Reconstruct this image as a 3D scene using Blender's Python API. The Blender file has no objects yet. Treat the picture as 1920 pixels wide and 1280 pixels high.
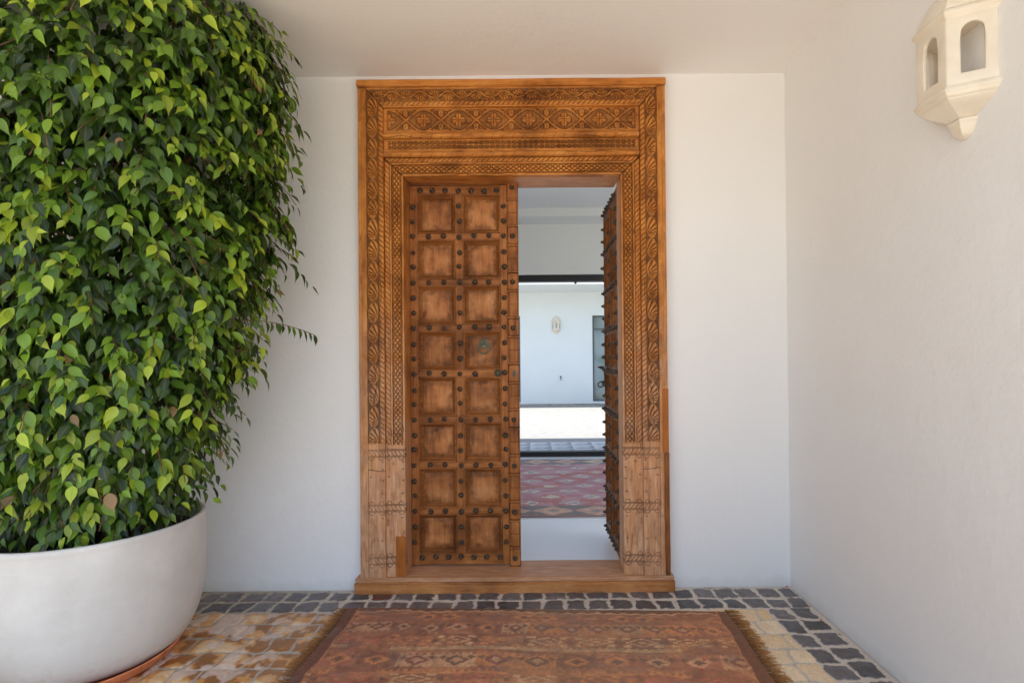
import bpy, bmesh, math, random
import numpy as np
from mathutils import Matrix, Vector
random.seed(7); RNG = np.random.default_rng(11)
S = bpy.context.scene
C = S.collection
PI = math.pi
R = math.radians

# ------------------------------------------------------------------ camera
cam_d = bpy.data.cameras.new('camera'); cam = bpy.data.objects.new('camera', cam_d); C.objects.link(cam)
cam_d.sensor_width = 36; cam_d.lens = 18.75; cam_d.clip_end = 500; cam_d.clip_start = 0.02
cam_d.shift_x = -34/1920; cam_d.shift_y = 27/1920
cam.matrix_world = (Matrix.Translation((0, -2.90, 1.24)) @ Matrix.Rotation(R(90.4), 4, 'X') @ Matrix.Rotation(R(-0.5), 4, 'Z'))
S.camera = cam

# ------------------------------------------------------------------ light
w = bpy.data.worlds.new("World"); S.world = w; w.use_nodes = True
SUN_EL, SUN_AZ = 66, 112       # azimuth clockwise from +Y
nt = w.node_tree; bg = nt.nodes['Background']
sky = nt.nodes.new('ShaderNodeTexSky'); sky.sky_type = 'NISHITA'; sky.sun_disc = False
sky.sun_elevation = R(SUN_EL); sky.sun_rotation = R(SUN_AZ); sky.air_density = 1.0; sky.dust_density = 1.5; sky.ozone_density = 1.0
nt.links.new(sky.outputs[0], bg.inputs[0]); bg.inputs[1].default_value = 0.15
sd = bpy.data.lights.new('sun', 'SUN'); sd.energy = 3.6; sd.angle = R(0.5); sd.color = (1.0, 0.93, 0.82)
so = bpy.data.objects.new('sun', sd); C.objects.link(so)
dv = Vector((math.sin(R(SUN_AZ))*math.cos(R(SUN_EL)), math.cos(R(SUN_AZ))*math.cos(R(SUN_EL)), math.sin(R(SUN_EL))))
so.rotation_euler = dv.to_track_quat('Z', 'Y').to_euler(); so.location = (0, -10, 20)
S.view_settings.view_transform = 'Standard'; S.view_settings.look = 'None'
S.view_settings.gamma = 1; S.view_settings.exposure = 1.40
S.render.engine = 'CYCLES'
S.cycles.use_denoising = True
S.cycles.max_bounces = 14; S.cycles.diffuse_bounces = 10; S.cycles.glossy_bounces = 4; S.cycles.sample_clamp_indirect = 8

# ------------------------------------------------------------------ helpers
def link(name, me, parent=None, mat=None):
    o = bpy.data.objects.new(name, me); C.objects.link(o)
    if parent: o.parent = parent
    if mat: me.materials.append(mat)
    return o
def tag(o, label, cat, group=None):
    o['label'] = label; o['category'] = cat
    if group: o['group'] = group
    return o
def struct(o): o['kind'] = 'structure'; return o
def empty(name, loc, label, cat, group=None, rz=0):
    o = bpy.data.objects.new(name, None); C.objects.link(o); o.location = loc; o.rotation_euler = (0, 0, rz)
    o.empty_display_size = .1
    return tag(o, label, cat, group)

def np_mesh(name, V, F, attrs=None, smooth=True, angle=None):
    """V (n,3); F (m,k) array; attrs: dict name -> (n,) float or (n,3) color"""
    V = np.asarray(V, dtype=np.float32); F = np.asarray(F, dtype=np.int32)
    me = bpy.data.meshes.new(name)
    me.vertices.add(len(V)); me.vertices.foreach_set('co', V.ravel())
    k = F.shape[1]
    me.loops.add(F.size); me.loops.foreach_set('vertex_index', F.ravel())
    me.polygons.add(len(F)); me.polygons.foreach_set('loop_start', np.arange(0, F.size, k, dtype=np.int32))
    try: me.polygons.foreach_set('loop_total', np.full(len(F), k, dtype=np.int32))
    except Exception: pass
    me.polygons.foreach_set('use_smooth', np.full(len(F), smooth, dtype=bool))
    me.update(calc_edges=True)
    for an, av in (attrs or {}).items():
        av = np.asarray(av, dtype=np.float32)
        if av.ndim == 1:
            a = me.attributes.new(an, 'FLOAT', 'POINT'); a.data.foreach_set('value', av)
        else:
            a = me.attributes.new(an, 'FLOAT_COLOR', 'POINT')
            a.data.foreach_set('color', np.c_[av, np.ones(len(av))].astype(np.float32).ravel())
    if angle: me.set_sharp_from_angle(angle=R(angle))
    me.validate()
    return me
def grid_faces(nu, nv, off=0):
    """grid with index i*nv+j, i<nu, j<nv"""
    i, j = np.meshgrid(np.arange(nu-1), np.arange(nv-1), indexing='ij')
    a = i*nv+j
    return np.stack([a, a+nv, a+nv+1, a+1], -1).reshape(-1, 4)+off

class MB:
    def __init__(s): s.v = []; s.f = []
    def add(s, vs, fs):
        o = len(s.v); s.v += [tuple(v) for v in vs]; s.f += [tuple(i+o for i in f) for f in fs]
    def box(s, x0, x1, y0, y1, z0, z1):
        s.add([(x0,y0,z0),(x1,y0,z0),(x1,y1,z0),(x0,y1,z0),(x0,y0,z1),(x1,y0,z1),(x1,y1,z1),(x0,y1,z1)],
              [(0,3,2,1),(4,5,6,7),(0,1,5,4),(1,2,6,5),(2,3,7,6),(3,0,4,7)])
    def lathe(s, prof, n=24, c=(0,0,0), axis='z', caps=True):
        vs = []; m = len(prof)
        for r, h in prof:
            for k in range(n):
                a = 2*PI*k/n; x, y = r*math.cos(a), r*math.sin(a)
                if axis == 'z': p = (c[0]+x, c[1]+y, c[2]+h)
                elif axis == 'y': p = (c[0]+x, c[1]+h, c[2]+y)      # along y
                else: p = (c[0]+h, c[1]+x, c[2]+y)
                vs.append(p)
        fs = [(i*n+k, i*n+(k+1)%n, (i+1)*n+(k+1)%n, (i+1)*n+k) for i in range(m-1) for k in range(n)]
        if caps:
            fs.append(tuple(range(n-1, -1, -1))); fs.append(tuple((m-1)*n+k for k in range(n)))
        s.add(vs, fs)
    def tube(s, pts, r, n=8, closed=False):
        P = [Vector(p) for p in pts]; m = len(P); vs = []
        rr = r if hasattr(r, '__len__') else [r]*m
        up = Vector((.13, .37, .9)).normalized()
        for i in range(m):
            a = P[(i-1) % m] if (i > 0 or closed) else P[i]; b = P[(i+1) % m] if (i < m-1 or closed) else P[i]
            t = (b-a).normalized(); u = t.cross(up)
            if u.length < .05: u = t.cross(Vector((1, 0, 0)))
            u.normalize(); v = t.cross(u)
            for k in range(n):
                an = 2*PI*k/n; vs.append(P[i]+(u*math.cos(an)+v*math.sin(an))*rr[i])
        fs = [(i*n+k, i*n+(k+1)%n, ((i+1)%m)*n+(k+1)%n, ((i+1)%m)*n+k) for i in range(m if closed else m-1) for k in range(n)]
        if not closed: fs += [tuple(range(n-1, -1, -1)), tuple((m-1)*n+k for k in range(n))]
        s.add(vs, fs)
    def build(s, name, mat, parent=None, bevel=0, seg=2, smooth=None):
        me = bpy.data.meshes.new(name); me.from_pydata(s.v, [], s.f); me.update()
        bm = bmesh.new(); bm.from_mesh(me); bmesh.ops.recalc_face_normals(bm, faces=bm.faces)
        if bevel:
            es = [e for e in bm.edges if len(e.link_faces) == 2 and e.calc_face_angle(0) > .6]
            bmesh.ops.bevel(bm, geom=es, offset=bevel, segments=seg, affect='EDGES', clamp_overlap=True)
        bm.to_mesh(me); bm.free()
        if smooth or bevel:
            me.polygons.foreach_set('use_smooth', [True]*len(me.polygons)); me.set_sharp_from_angle(angle=R(smooth or 40))
        return link(name, me, parent, mat)

# cheap tileless value noise in numpy
def vnoise(x, y, scale, seed=0):
    r = np.random.default_rng(seed); T = r.random((256, 256))
    x = np.asarray(x)/scale+seed*3.7; y = np.asarray(y)/scale+seed*1.9
    xi = np.floor(x).astype(int); yi = np.floor(y).astype(int); fx = x-xi; fy = y-yi
    fx = fx*fx*(3-2*fx); fy = fy*fy*(3-2*fy)
    g = lambda a, b: T[a % 256, b % 256]
    return (g(xi, yi)*(1-fx)+g(xi+1, yi)*fx)*(1-fy)+(g(xi, yi+1)*(1-fx)+g(xi+1, yi+1)*fx)*fy
def fbm(x, y, scale, seed=0, o=4):
    s = 0; a = 1; t = 0
    for k in range(o):
        s = s+a*vnoise(x, y, scale/2**k, seed+k); t += a; a *= .5
    return s/t
def sstep(a, b, x):
    t = np.clip((x-a)/(b-a), 0, 1); return t*t*(3-2*t)

# ------------------------------------------------------------------ materials
def newmat(name):
    m = bpy.data.materials.new(name); m.use_nodes = True
    n = m.node_tree.nodes; l = m.node_tree.links; b = n['Principled BSDF']
    return m, n, l, b
def noise(n, l, scale, detail=4, vec=None, rough=.5, dist=0):
    t = n.new('ShaderNodeTexNoise'); t.inputs['Scale'].default_value = scale; t.inputs['Detail'].default_value = detail
    t.inputs['Roughness'].default_value = rough; t.inputs['Distortion'].default_value = dist
    if vec: l.new(vec, t.inputs['Vector'])
    return t.outputs['Fac']
def ramp(n, l, fac, stops):
    r = n.new('ShaderNodeValToRGB'); l.new(fac, r.inputs[0]); e = r.color_ramp.elements
    while len(e) < len(stops): e.new(.5)
    for k, (p, c) in enumerate(stops): e[k].position = p; e[k].color = (*c, 1) if len(c) == 3 else c
    return r.outputs[0]
def mix(n, l, fac, a, b, mode='MIX'):
    m = n.new('ShaderNodeMix'); m.data_type = 'RGBA'; m.blend_type = mode
    for s, v in ((0, fac), (6, a), (7, b)):
        if isinstance(v, (float, int)): m.inputs[s].default_value = v
        elif isinstance(v, tuple): m.inputs[s].default_value = (*v, 1)
        else: l.new(v, m.inputs[s])
    return m.outputs[2]
def mathn(n, l, op, a, b=0.0, clamp=False):
    m = n.new('ShaderNodeMath'); m.operation = op; m.use_clamp = clamp
    for s, v in ((0, a), (1, b)):
        if isinstance(v, (float, int)): m.inputs[s].default_value = v
        else: l.new(v, m.inputs[s])
    return m.outputs[0]
def attr(n, name):
    a = n.new('ShaderNodeAttribute'); a.attribute_name = name; return a
def bump(n, l, h, dist, b, strength=1.0, nrm=None):
    u = n.new('ShaderNodeBump'); u.inputs['Distance'].default_value = dist; u.inputs['Strength'].default_value = strength
    l.new(h, u.inputs['Height'])
    if nrm: l.new(nrm, u.inputs['Normal'])
    l.new(u.outputs[0], b.inputs['Normal']); return u.outputs[0]
def objco(n, l, scale=(1, 1, 1)):
    t = n.new('ShaderNodeTexCoord'); m = n.new('ShaderNodeMapping'); m.inputs['Scale'].default_value = scale
    l.new(t.outputs['Object'], m.inputs[0]); return m.outputs[0], t.outputs['Object']

def mat_plaster(name, col, rough=.85, bumps=.004, dirt=None):
    m, n, l, b = newmat(name); v, o = objco(n, l)
    a = noise(n, l, 1.3, 5, v); f = noise(n, l, 38, 6, v, .6)
    c = mix(n, l, a, tuple(x*.955 for x in col), tuple(min(x*1.03, .9) for x in col))
    # a few scuffs and hairline specks
    sp = noise(n, l, 60, 2, v); spm = mathn(n, l, 'GREATER_THAN', sp, .79)
    c = mix(n, l, mathn(n, l, 'MULTIPLY', spm, .35), c, tuple(x*.7 for x in col))
    hl = noise(n, l, 2.6, 3, v, .5, 1.6); hm = noise(n, l, 3.3, 2, v)
    ln_ = ramp(n, l, mathn(n, l, 'ABSOLUTE', mathn(n, l, 'SUBTRACT', hl, .5)), [(.0, (1,)*3), (.0035, (0,)*3)])
    c = mix(n, l, mathn(n, l, 'MULTIPLY', ln_, mathn(n, l, 'MULTIPLY', ramp(n, l, hm, [(.60, (0,)*3), (.68, (1,)*3)]), .22)), c, tuple(x*.6 for x in col))
    if dirt:
        sx = n.new('ShaderNodeSeparateXYZ'); l.new(o, sx.inputs[0])
        dn = mathn(n, l, 'SUBTRACT', mathn(n, l, 'MULTIPLY', noise(n, l, 14, 5, v), .07), sx.outputs[2])
        dm = n.new('ShaderNodeMapRange'); l.new(dn, dm.inputs[0]); dm.inputs[1].default_value = -.03; dm.inputs[2].default_value = .03
        dm.inputs[3].default_value = 0; dm.inputs[4].default_value = .3
        c = mix(n, l, dm.outputs[0], c, dirt)
    l.new(c, b.inputs['Base Color']); b.inputs['Roughness'].default_value = rough
    g = noise(n, l, 7, 3, v)
    h = mathn(n, l, 'ADD', f, mathn(n, l, 'MULTIPLY', g, 2.5))
    bump(n, l, h, bumps*.55, b, .6)
    return m

def mat_wood(name, cols, gscale, wash=None, rough=.5, stain=(.045, .015, .006), grainamt=.5):
    """cols = dark, mid, light. gscale = coordinate scale that stretches the grain along the board"""
    m, n, l, b = newmat(name)
    v, o = objco(n, l, gscale)
    big = noise(n, l, 1.0, 3, None); tcn = n.nodes if False else None
    g = noise(n, l, 9, 6, v, .62, .4); blot = noise(n, l, 5.5, 5, o, .6)
    c = ramp(n, l, g, [(.30, cols[0]), (.47, cols[1]), (.68, cols[2])])
    c2 = ramp(n, l, blot, [(.34, cols[0]), (.50, cols[1]), (.68, cols[2])])
    c = mix(n, l, 1-grainamt, c, c2)
    fine = noise(n, l, 42, 4, v, .7)
    c = mix(n, l, mathn(n, l, 'MULTIPLY', ramp(n, l, fine, [(.30, (1, 1, 1)), (.46, (0, 0, 0))]), .35), c, tuple(x*.35 for x in cols[0]))
    if wash:
        wa = attr(n, 'wash').outputs['Fac']; wn = noise(n, l, 7, 6, v, .65)
        wf = mathn(n, l, 'MULTIPLY', wa, ramp(n, l, wn, [(.22, (.35,)*3), (.62, (1,)*3)]), True)
        wc = ramp(n, l, noise(n, l, 16, 5, v, .7), [(.3, wash[0]), (.7, wash[1])])
        c = mix(n, l, wf, c, wc)
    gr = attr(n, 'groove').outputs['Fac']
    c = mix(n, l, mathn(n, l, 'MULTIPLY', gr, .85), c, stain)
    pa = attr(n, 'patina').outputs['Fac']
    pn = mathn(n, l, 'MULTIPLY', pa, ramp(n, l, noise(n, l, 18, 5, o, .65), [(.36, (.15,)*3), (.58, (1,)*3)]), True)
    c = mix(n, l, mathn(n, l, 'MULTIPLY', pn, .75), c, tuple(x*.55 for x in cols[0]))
    oi = n.new('ShaderNodeObjectInfo'); tn = ramp(n, l, oi.outputs['Random'], [(0, (.70, .66, .62)), (.5, (.92, .92, .92)), (1, (1.0, 1.0, 1.0))])
    if name.startswith(('panel', 'leaf')): c = mix(n, l, 1.0, c, tn, 'MULTIPLY')
    l.new(c, b.inputs['Base Color'])
    rr = n.new('ShaderNodeMapRange'); l.new(g, rr.inputs[0]); rr.inputs[3].default_value = rough+.12; rr.inputs[4].default_value = rough-.1
    l.new(rr.outputs[0], b.inputs['Roughness']); b.inputs['Specular IOR Level'].default_value = .2
    bump(n, l, mathn(n, l, 'ADD', g, mathn(n, l, 'MULTIPLY', fine, .5)), .0022, b, .8)
    return m

def simple(name, col, rough=.5, metal=0, var=0, scale=20, bmp=0, spec=None):
    m, n, l, b = newmat(name)
    v, o = objco(n, l); f = noise(n, l, scale, 5, v)
    if var: l.new(ramp(n, l, f, [(.3, tuple(x*(1-var) for x in col)), (.7, tuple(min(x*(1+var), .95) for x in col))]), b.inputs['Base Color'])
    else: b.inputs['Base Color'].default_value = (*col, 1)
    b.inputs['Roughness'].default_value = rough; b.inputs['Metallic'].default_value = metal
    if spec is not None: b.inputs['Specular IOR Level'].default_value = spec
    if bmp: bump(n, l, f, bmp, b)
    return m

M = {}
M['wall'] = mat_plaster('white_plaster', (.83, .825, .815), dirt=(.50, .46, .40))
M['ceil'] = mat_plaster('ceiling_plaster', (.86, .845, .82))
M['inner'] = mat_plaster('inner_plaster', (.79, .825, .81), bumps=.002)
FR = [(.16, .048, .010), (.50, .178, .034), (.70, .31, .075)]
WASH = [(.44, .19, .085), (.72, .47, .30)]
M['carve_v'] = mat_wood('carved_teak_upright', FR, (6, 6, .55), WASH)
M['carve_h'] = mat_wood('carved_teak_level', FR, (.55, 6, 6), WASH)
M['sill'] = mat_wood('sill_wood', [(.17, .052, .012), (.45, .165, .042), (.62, .29, .10)], (.6, 5, 5), WASH)
M['patch'] = mat_wood('orange_patch_wood', [(.24, .07, .012), (.40, .125, .02), (.46, .16, .03)], (6, 6, .6))
LF = [(.085, .026, .006), (.31, .105, .026), (.50, .205, .060)]
M['leaf_v'] = mat_wood('leaf_wood_upright', LF, (6, 6, .5), rough=.52)
M['leaf_h'] = mat_wood('leaf_wood_level', LF, (.5, 6, 6), rough=.52)
M['panel'] = mat_wood('panel_wood', [(.11, .034, .009), (.42, .155, .046), (.66, .31, .12)], (5, 5, .6), rough=.5, grainamt=.35)
M['iron'] = simple('aged_iron', (.10, .075, .055), .40, .6, .5, 120, .0008)
M['verd'] = simple('verdigris_bronze', (.13, .14, .10), .5, .6, .4, 150, .0006)
M['black'] = simple('black_aluminium', (.018, .018, .020), .4, .2)
M['pot'] = None
M['terra'] = simple('terracotta', (.62, .21, .085), .75, 0, .25, 25, .001)
M['soil'] = simple('soil', (.03, .017, .01), .95, 0, .5, 60, .006)
M['bark'] = simple('bark', (.14, .065, .03), .85, 0, .4, 60, .002)
M['petal'] = simple('petal', (.55, .02, .06), .7)
M['dark'] = simple('dark_socket', (.03, .03, .03), .6)
M['grey_frame'] = simple('grey_aluminium', (.10, .11, .115), .45, .3)

# glazed ceramic of the lanterns
m, n, l, b = newmat('cream_glaze'); M['glaze'] = m; v, o = objco(n, l)
l.new(ramp(n, l, noise(n, l, 9, 4, v), [(.3, (.72, .63, .50)), (.7, (.82, .75, .63))]), b.inputs['Base Color'])
b.inputs['Roughness'].default_value = .32; b.inputs['Coat Weight'].default_value = .25; b.inputs['Coat Roughness'].default_value = .12
bump(n, l, noise(n, l, 26, 2, v), .003, b, .5)
# pot
m, n, l, b = newmat('pot_glaze'); M['pot'] = m; v, o = objco(n, l)
c = ramp(n, l, noise(n, l, 4, 6, v, .6), [(.3, (.57, .55, .51)), (.7, (.70, .68, .645))])
sc1 = ramp(n, l, noise(n, l, 55, 3, v), [(.76, (0,)*3), (.80, (1,)*3)])
c = mix(n, l, mathn(n, l, 'MULTIPLY', sc1, .5), c, (.33, .31, .28))
vs, _ = objco(n, l, (2, 2, 26)); st = ramp(n, l, noise(n, l, 5, 4, vs), [(.60, (0,)*3), (.75, (1,)*3)])
c = mix(n, l, mathn(n, l, 'MULTIPLY', st, .25), c, (.80, .79, .77))
sx = n.new('ShaderNodeSeparateXYZ'); l.new(o, sx.inputs[0])
zz_ = mathn(n, l, 'MULTIPLY', ramp(n, l, sx.outputs[2], [(.03, (1,)*3), (.22, (0,)*3)]), ramp(n, l, noise(n, l, 16, 6, v, .7), [(.50, (0,)*3), (.66, (1,)*3)]))
c = mix(n, l, mathn(n, l, 'MULTIPLY', zz_, .45), c, (.36, .31, .25))
l.new(c, b.inputs['Base Color']); b.inputs['Roughness'].default_value = .5; b.inputs['Coat Weight'].default_value = .15; b.inputs['Coat Roughness'].default_value = .3
bump(n, l, mathn(n, l, 'ADD', noise(n, l, 45, 4, v), mathn(n, l, 'MULTIPLY', noise(n, l, 6, 3, v), 2.0)), .003, b, .6)
# leaves
m, n, l, b = newmat('ficus_leaf'); M['leafy'] = m
col = attr(n, 'tint').outputs['Color']; mid = attr(n, 'mid').outputs['Fac']
c = mix(n, l, mathn(n, l, 'MULTIPLY', mathn(n, l, 'POWER', mid, 10.0), .35), col, (.22, .34, .07))
nv = noise(n, l, 60, 3, None); c = mix(n, l, mathn(n, l, 'MULTIPLY', nv, .25), c, (.02, .05, .008))
l.new(c, b.inputs['Base Color']); b.inputs['Roughness'].default_value = .36; b.inputs['Specular IOR Level'].default_value = .5
tr = n.new('ShaderNodeBsdfTranslucent'); l.new(mix(n, l, .6, c, (.16, .26, .02)), tr.inputs[0])
ms = n.new('ShaderNodeMixShader'); ms.inputs[0].default_value = .22
l.new(b.outputs[0], ms.inputs[1]); l.new(tr.outputs[0], ms.inputs[2]); l.new(ms.outputs[0], n['Material Output'].inputs[0])
# vertex-coloured surfaces: rugs, stones
def vcol_mat(name, rough, fine=300, bm=.001, sheen=0, varamt=.25, rattr=False):
    m, n, l, b = newmat(name); v, o = objco(n, l)
    c = attr(n, 'col').outputs['Color']; f = noise(n, l, fine, 3, v)
    c = mix(n, l, varamt, c, ramp(n, l, f, [(.3, (.25,)*3), (.7, (1.0,)*3)]), 'MULTIPLY')
    l.new(c, b.inputs['Base Color']); b.inputs['Roughness'].default_value = rough
    if rattr:
        l.new(attr(n, 'rgh').outputs['Fac'], b.inputs['Roughness'])
    if sheen: b.inputs['Sheen Weight'].default_value = sheen
    b.inputs['Specular IOR Level'].default_value = .2 if not rattr else .45
    bump(n, l, f, bm, b, .8)
    return m
M['rug'] = vcol_mat('woven_wool', .95, 260, .0025, .15, .35)
M['stone'] = vcol_mat('sett_stone', .7, 90, .0025, 0, .25, True)
M['wovenfar'] = vcol_mat('hall_rug_wool', .95, 160, .002, .1, .2)
m, n, l, b = newmat('fringe_wool'); M['fringe'] = m
l.new(ramp(n, l, attr(n, 'tip').outputs['Fac'], [(0, (.10, .042, .014)), (.45, (.30, .125, .032)), (1, (.50, .245, .075))]), b.inputs['Base Color']); b.inputs['Roughness'].default_value = .9
# glass
m, n, l, b = newmat('window_glass'); M['glass'] = m
b.inputs['Base Color'].default_value = (.25, .33, .30, 1); b.inputs['Roughness'].default_value = .04; b.inputs['Specular IOR Level'].default_value = 1.0
v, o = objco(n, l); l.new(ramp(n, l, noise(n, l, .9, 3, v), [(.35, (.05, .10, .06)), (.6, (.30, .36, .36))]), b.inputs['Base Color'])  # green and grey reflections painted into the pane colour

# ------------------------------------------------------------------ ground and outer setting
def sheet(name, x0, x1, y0, y1, z, mat):
    mb = MB(); mb.add([(x0,y0,z),(x1,y0,z),(x1,y1,z),(x0,y1,z)], [(0,1,2,3)]); return struct(mb.build(name, mat))
M['ground'] = simple('pale_gravel', (.46, .37, .27), .95, 0, .2, 3, .004)
g = sheet('ground', -60, 60, -60, 60, -.03, M['ground'])

# paved floor of the porch: one heightfield sheet of setts in mortar
def paved_floor():
    x0, x1, y0, y1, st = -2.35, 1.40, -1.02, -.001, .0042
    xs = np.arange(x0, x1+1e-6, st); ys = np.arange(y0, y1+1e-6, st)
    X, Y = np.meshgrid(xs, ys, indexing='ij')
    dx = 1.40-X; dy = -Y                       # distances from the right and back wall
    wx = (fbm(X, Y, .09, 3, 3)-.5)*.036; wy = (fbm(X, Y, .09, 9, 3)-.5)*.030
    px, py = .113, .119
    a = (dx-.026+wx)/px; b_ = (dy-.022+wy)/py
    bi0 = np.floor(b_); ai0 = np.floor(a)
    black = (b_ < 2) | (a < 2)
    # uneven widths: jitter the joints row by row
    def h2(i, j, s): return np.modf(np.abs(np.sin(i*127.1+j*311.7+s*74.7)*43758.5453))[0]
    a = a+np.where(b_ < 2, (h2(bi0, 0, 1))*.7, np.where(a > 2, h2(bi0, 0, 2)*.8, 0))
    b_ = b_+np.where((a < 2) & (b_ >= 2), h2(ai0, 5, 3)*.35, 0)
    ai = np.floor(a); bi = np.floor(b_)
    jl = (h2(ai, bi, 4)-.5)*.16; jr = (h2(ai+1, bi, 4)-.5)*.16
    fa = a-ai; fb = b_-bi
    la = (fa-jl*.5); ra = (1+jr*.5-fa)
    e = np.minimum(np.minimum(la, ra)*px, np.minimum(fb+(h2(ai, bi, 6)-.5)*.07, 1-fb+(h2(ai, bi, 8)-.5)*.07)*py)
    # round corners
    cx = np.clip(.025-np.minimum(la, ra)*px, 0, .025); cy = np.clip(.025-np.minimum(fb, 1-fb)*py, 0, .025)
    e = np.minimum(e, .027-np.sqrt(cx**2+cy**2))
    rag = (fbm(X, Y, .022, 21, 4)-.5)
    gap = np.where(black, .0062+h2(ai, bi, 9)*.006, .0050)
    inwall = (dx > .020+rag*.012) & (dy > .016+rag*.012)
    mask = inwall*sstep(-.0016, .0022, e-gap+rag*np.where(black, .019, .009)*np.where(h2(ai, bi, 12) > .8, 1.8, 1))
    dome = sstep(0, .022, e-gap)
    surf = fbm(X, Y, .035, 31, 4)
    Z = mask*(.003+.0035*dome)+(surf-.5)*.004*mask+(fbm(X, Y, .05, 41, 3)-.5)*.0015
    Z = np.where(black, Z, Z*.9)
    # stone colours
    r1 = h2(ai, bi, 20); r2 = h2(ai, bi, 22)
    cb = np.stack([.080+.125*r1, .071+.105*r1, .070+.100*r1], -1)*(.65+.7*fbm(X, Y, .02, 111, 3))[..., None]
    rust = (h2(ai, bi, 25) > .965)[..., None]
    cb = np.where(rust, np.array([.15, .06, .035]), cb)
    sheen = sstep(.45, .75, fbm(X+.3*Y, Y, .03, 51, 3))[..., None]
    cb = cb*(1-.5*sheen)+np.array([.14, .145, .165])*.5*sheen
    cl = np.stack([.84+.06*r1, .64+.12*r1-.05*r2, .41+.15*r1-.10*r2], -1)
    am = np.array([.64, .27, .045]); am2 = np.array([.24, .082, .016])
    # amber water stains around the planter
    d = np.sqrt((X+1.62)**2+(Y+.66)**2)
    near = sstep(1.25, .35, d+(fbm(X, Y, .25, 61, 3)-.5)*.5)
    sn = fbm(X, Y, .085, 71, 4)
    s1 = near*sstep(.42, .56, sn+.13*near); s2 = near*sstep(.55, .62, sn+.09*near)
    base_am = .30*near
    veins = sstep(.62, .72, fbm(X, Y, .11, 81, 4))*.55
    cl = cl*(1-base_am[..., None])+np.array([.74, .42, .15])*base_am[..., None]
    t1 = np.clip(s1*.85+veins*.35*(h2(ai, bi, 27) > .55), 0, 1)[..., None]; cl = cl*(1-t1)+am*t1
    t2 = (s2*.8)[..., None]; cl = cl*(1-t2)+am2*t2
    stone = np.where(black[..., None], cb, cl)
    mort = np.where(black[..., None], np.array([.70, .62, .52]), np.array([.60, .545, .465]))*np.ones(X.shape+(1,))
    mort = mort*(.88+.24*fbm(X, Y, .03, 91, 3))[..., None]
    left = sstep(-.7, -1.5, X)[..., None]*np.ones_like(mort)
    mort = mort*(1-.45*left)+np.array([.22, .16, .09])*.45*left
    smear = (near*sstep(.52, .62, fbm(X+.02, Y, .07, 101, 4)))[..., None]*.75    # pale lime film washed over the setts
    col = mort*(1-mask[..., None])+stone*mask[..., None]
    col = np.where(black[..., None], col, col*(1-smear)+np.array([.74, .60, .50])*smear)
    rgh = np.where(black, .42, .62-.3*s1)*mask+.85*(1-mask)
    # dust line beside the walls
    V = np.stack([X, Y, Z], -1).reshape(-1, 3)
    me = np_mesh('paved_floor', V, grid_faces(len(xs), len(ys)), {'col': col.reshape(-1, 3), 'rgh': rgh.ravel()})
    o = link('paved_floor', me, None, M['stone']); struct(o)
    return o
paved_floor()
M['pave'] = simple('beige_paving', (.62, .51, .36), .8, 0, .22, 6, .003)
mb = MB()
z = -.002
mb.add([(-3.4,-3.9,z),(1.4,-3.9,z),(1.4,-1.0,z),(-3.4,-1.0,z)], [(0,1,2,3)])
mb.add([(-3.4,-1.0,z),(-2.33,-1.0,z),(-2.33,0,z),(-3.4,0,z)], [(0,1,2,3)])
struct(mb.build('porch_paving', M['pave']))
M['terrace'] = simple('pale_terrace_stone', (.59, .54, .46), .9, 0, .15, 4, .002)
sheet('terrace', -14, 14, -22, -3.9, -.006, M['terrace'])

# porch walls and ceiling
WY = .10                                        # back wall runs y 0 .. .10
ZC = 2.79
mb = MB()
mb.box(-3.4, -.86, 0, WY, -.02, ZC); mb.box(.68, 1.40, 0, WY, -.02, ZC); mb.box(-.86, .68, 0, WY, 2.66, ZC)
tag(mb.build('back_wall', M['wall']), 'white plastered wall around the carved doorway', 'wall')
mb = MB(); mb.box(1.40, 1.62, -2.75, WY, -.02, ZC+.3)
tag(mb.build('side_wall', mat_plaster('side_plaster', (.83, .825, .815), bumps=.006, dirt=(.50, .46, .40))), 'white plastered side wall carrying the cream lantern', 'wall')
mb = MB(); mb.box(-3.6, -3.4, -2.75, WY, -.02, ZC+.3)
tag(mb.build('end_wall', M['wall']), 'white plastered end wall of the porch beyond the potted ficus', 'wall')
mb = MB(); mb.box(-3.4, 1.40, -2.75, WY, ZC, ZC+.3)
tag(mb.build('porch_ceiling', M['ceil']), 'flat off-white plastered ceiling over the porch', 'ceiling')

# ------------------------------------------------------------------ hall behind the door
HX0, HX1, HY0, HY1, HZ, HF = -3.2, 3.4, .10, 3.60, 2.98, .05
mb = MB()
mb.box(HX0, HX1, HY0, 3.82, -.05, HF)
hf = mb.build('hall_floor', mat_plaster('polished_white_floor', (.86, .87, .88), .35, .0006)); struct(hf)
mb = MB(); mb.box(-.7, 1.5, 1.098, 1.101, HF, HF+.0012); struct(mb.build('floor_joint', simple('joint_grey', (.42, .42, .43), .8)))
mb = MB()
mb.box(HX0, HX0+.15, HY0+.001, HY1, HF, HZ)
mb.box(HX1-.15, HX1, HY0+.001, HY1, HF, HZ)
tag(mb.build('hall_side_wall', M['inner']), 'white side walls of the hall behind the doorway', 'wall')
mb = MB(); mb.box(HX0, HX1, HY0, HY1+.2, HZ, HZ+.25); mb.box(HX0+.15, HX1-.15, 3.22, HY1, 2.885, HZ)
tag(mb.build('hall_ceiling', M['inner']), 'white hall ceiling with a lowered strip before the far wall', 'ceiling')
OX0, OX1 = -2.5, 2.7
mb = MB(); mb.box(HX0, OX0, HY1, HY1+.2, HF, HZ); mb.box(OX1, HX1, HY1, HY1+.2, HF, HZ); mb.box(OX0, OX1, HY1, HY1+.2, 2.275, HZ)
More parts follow.
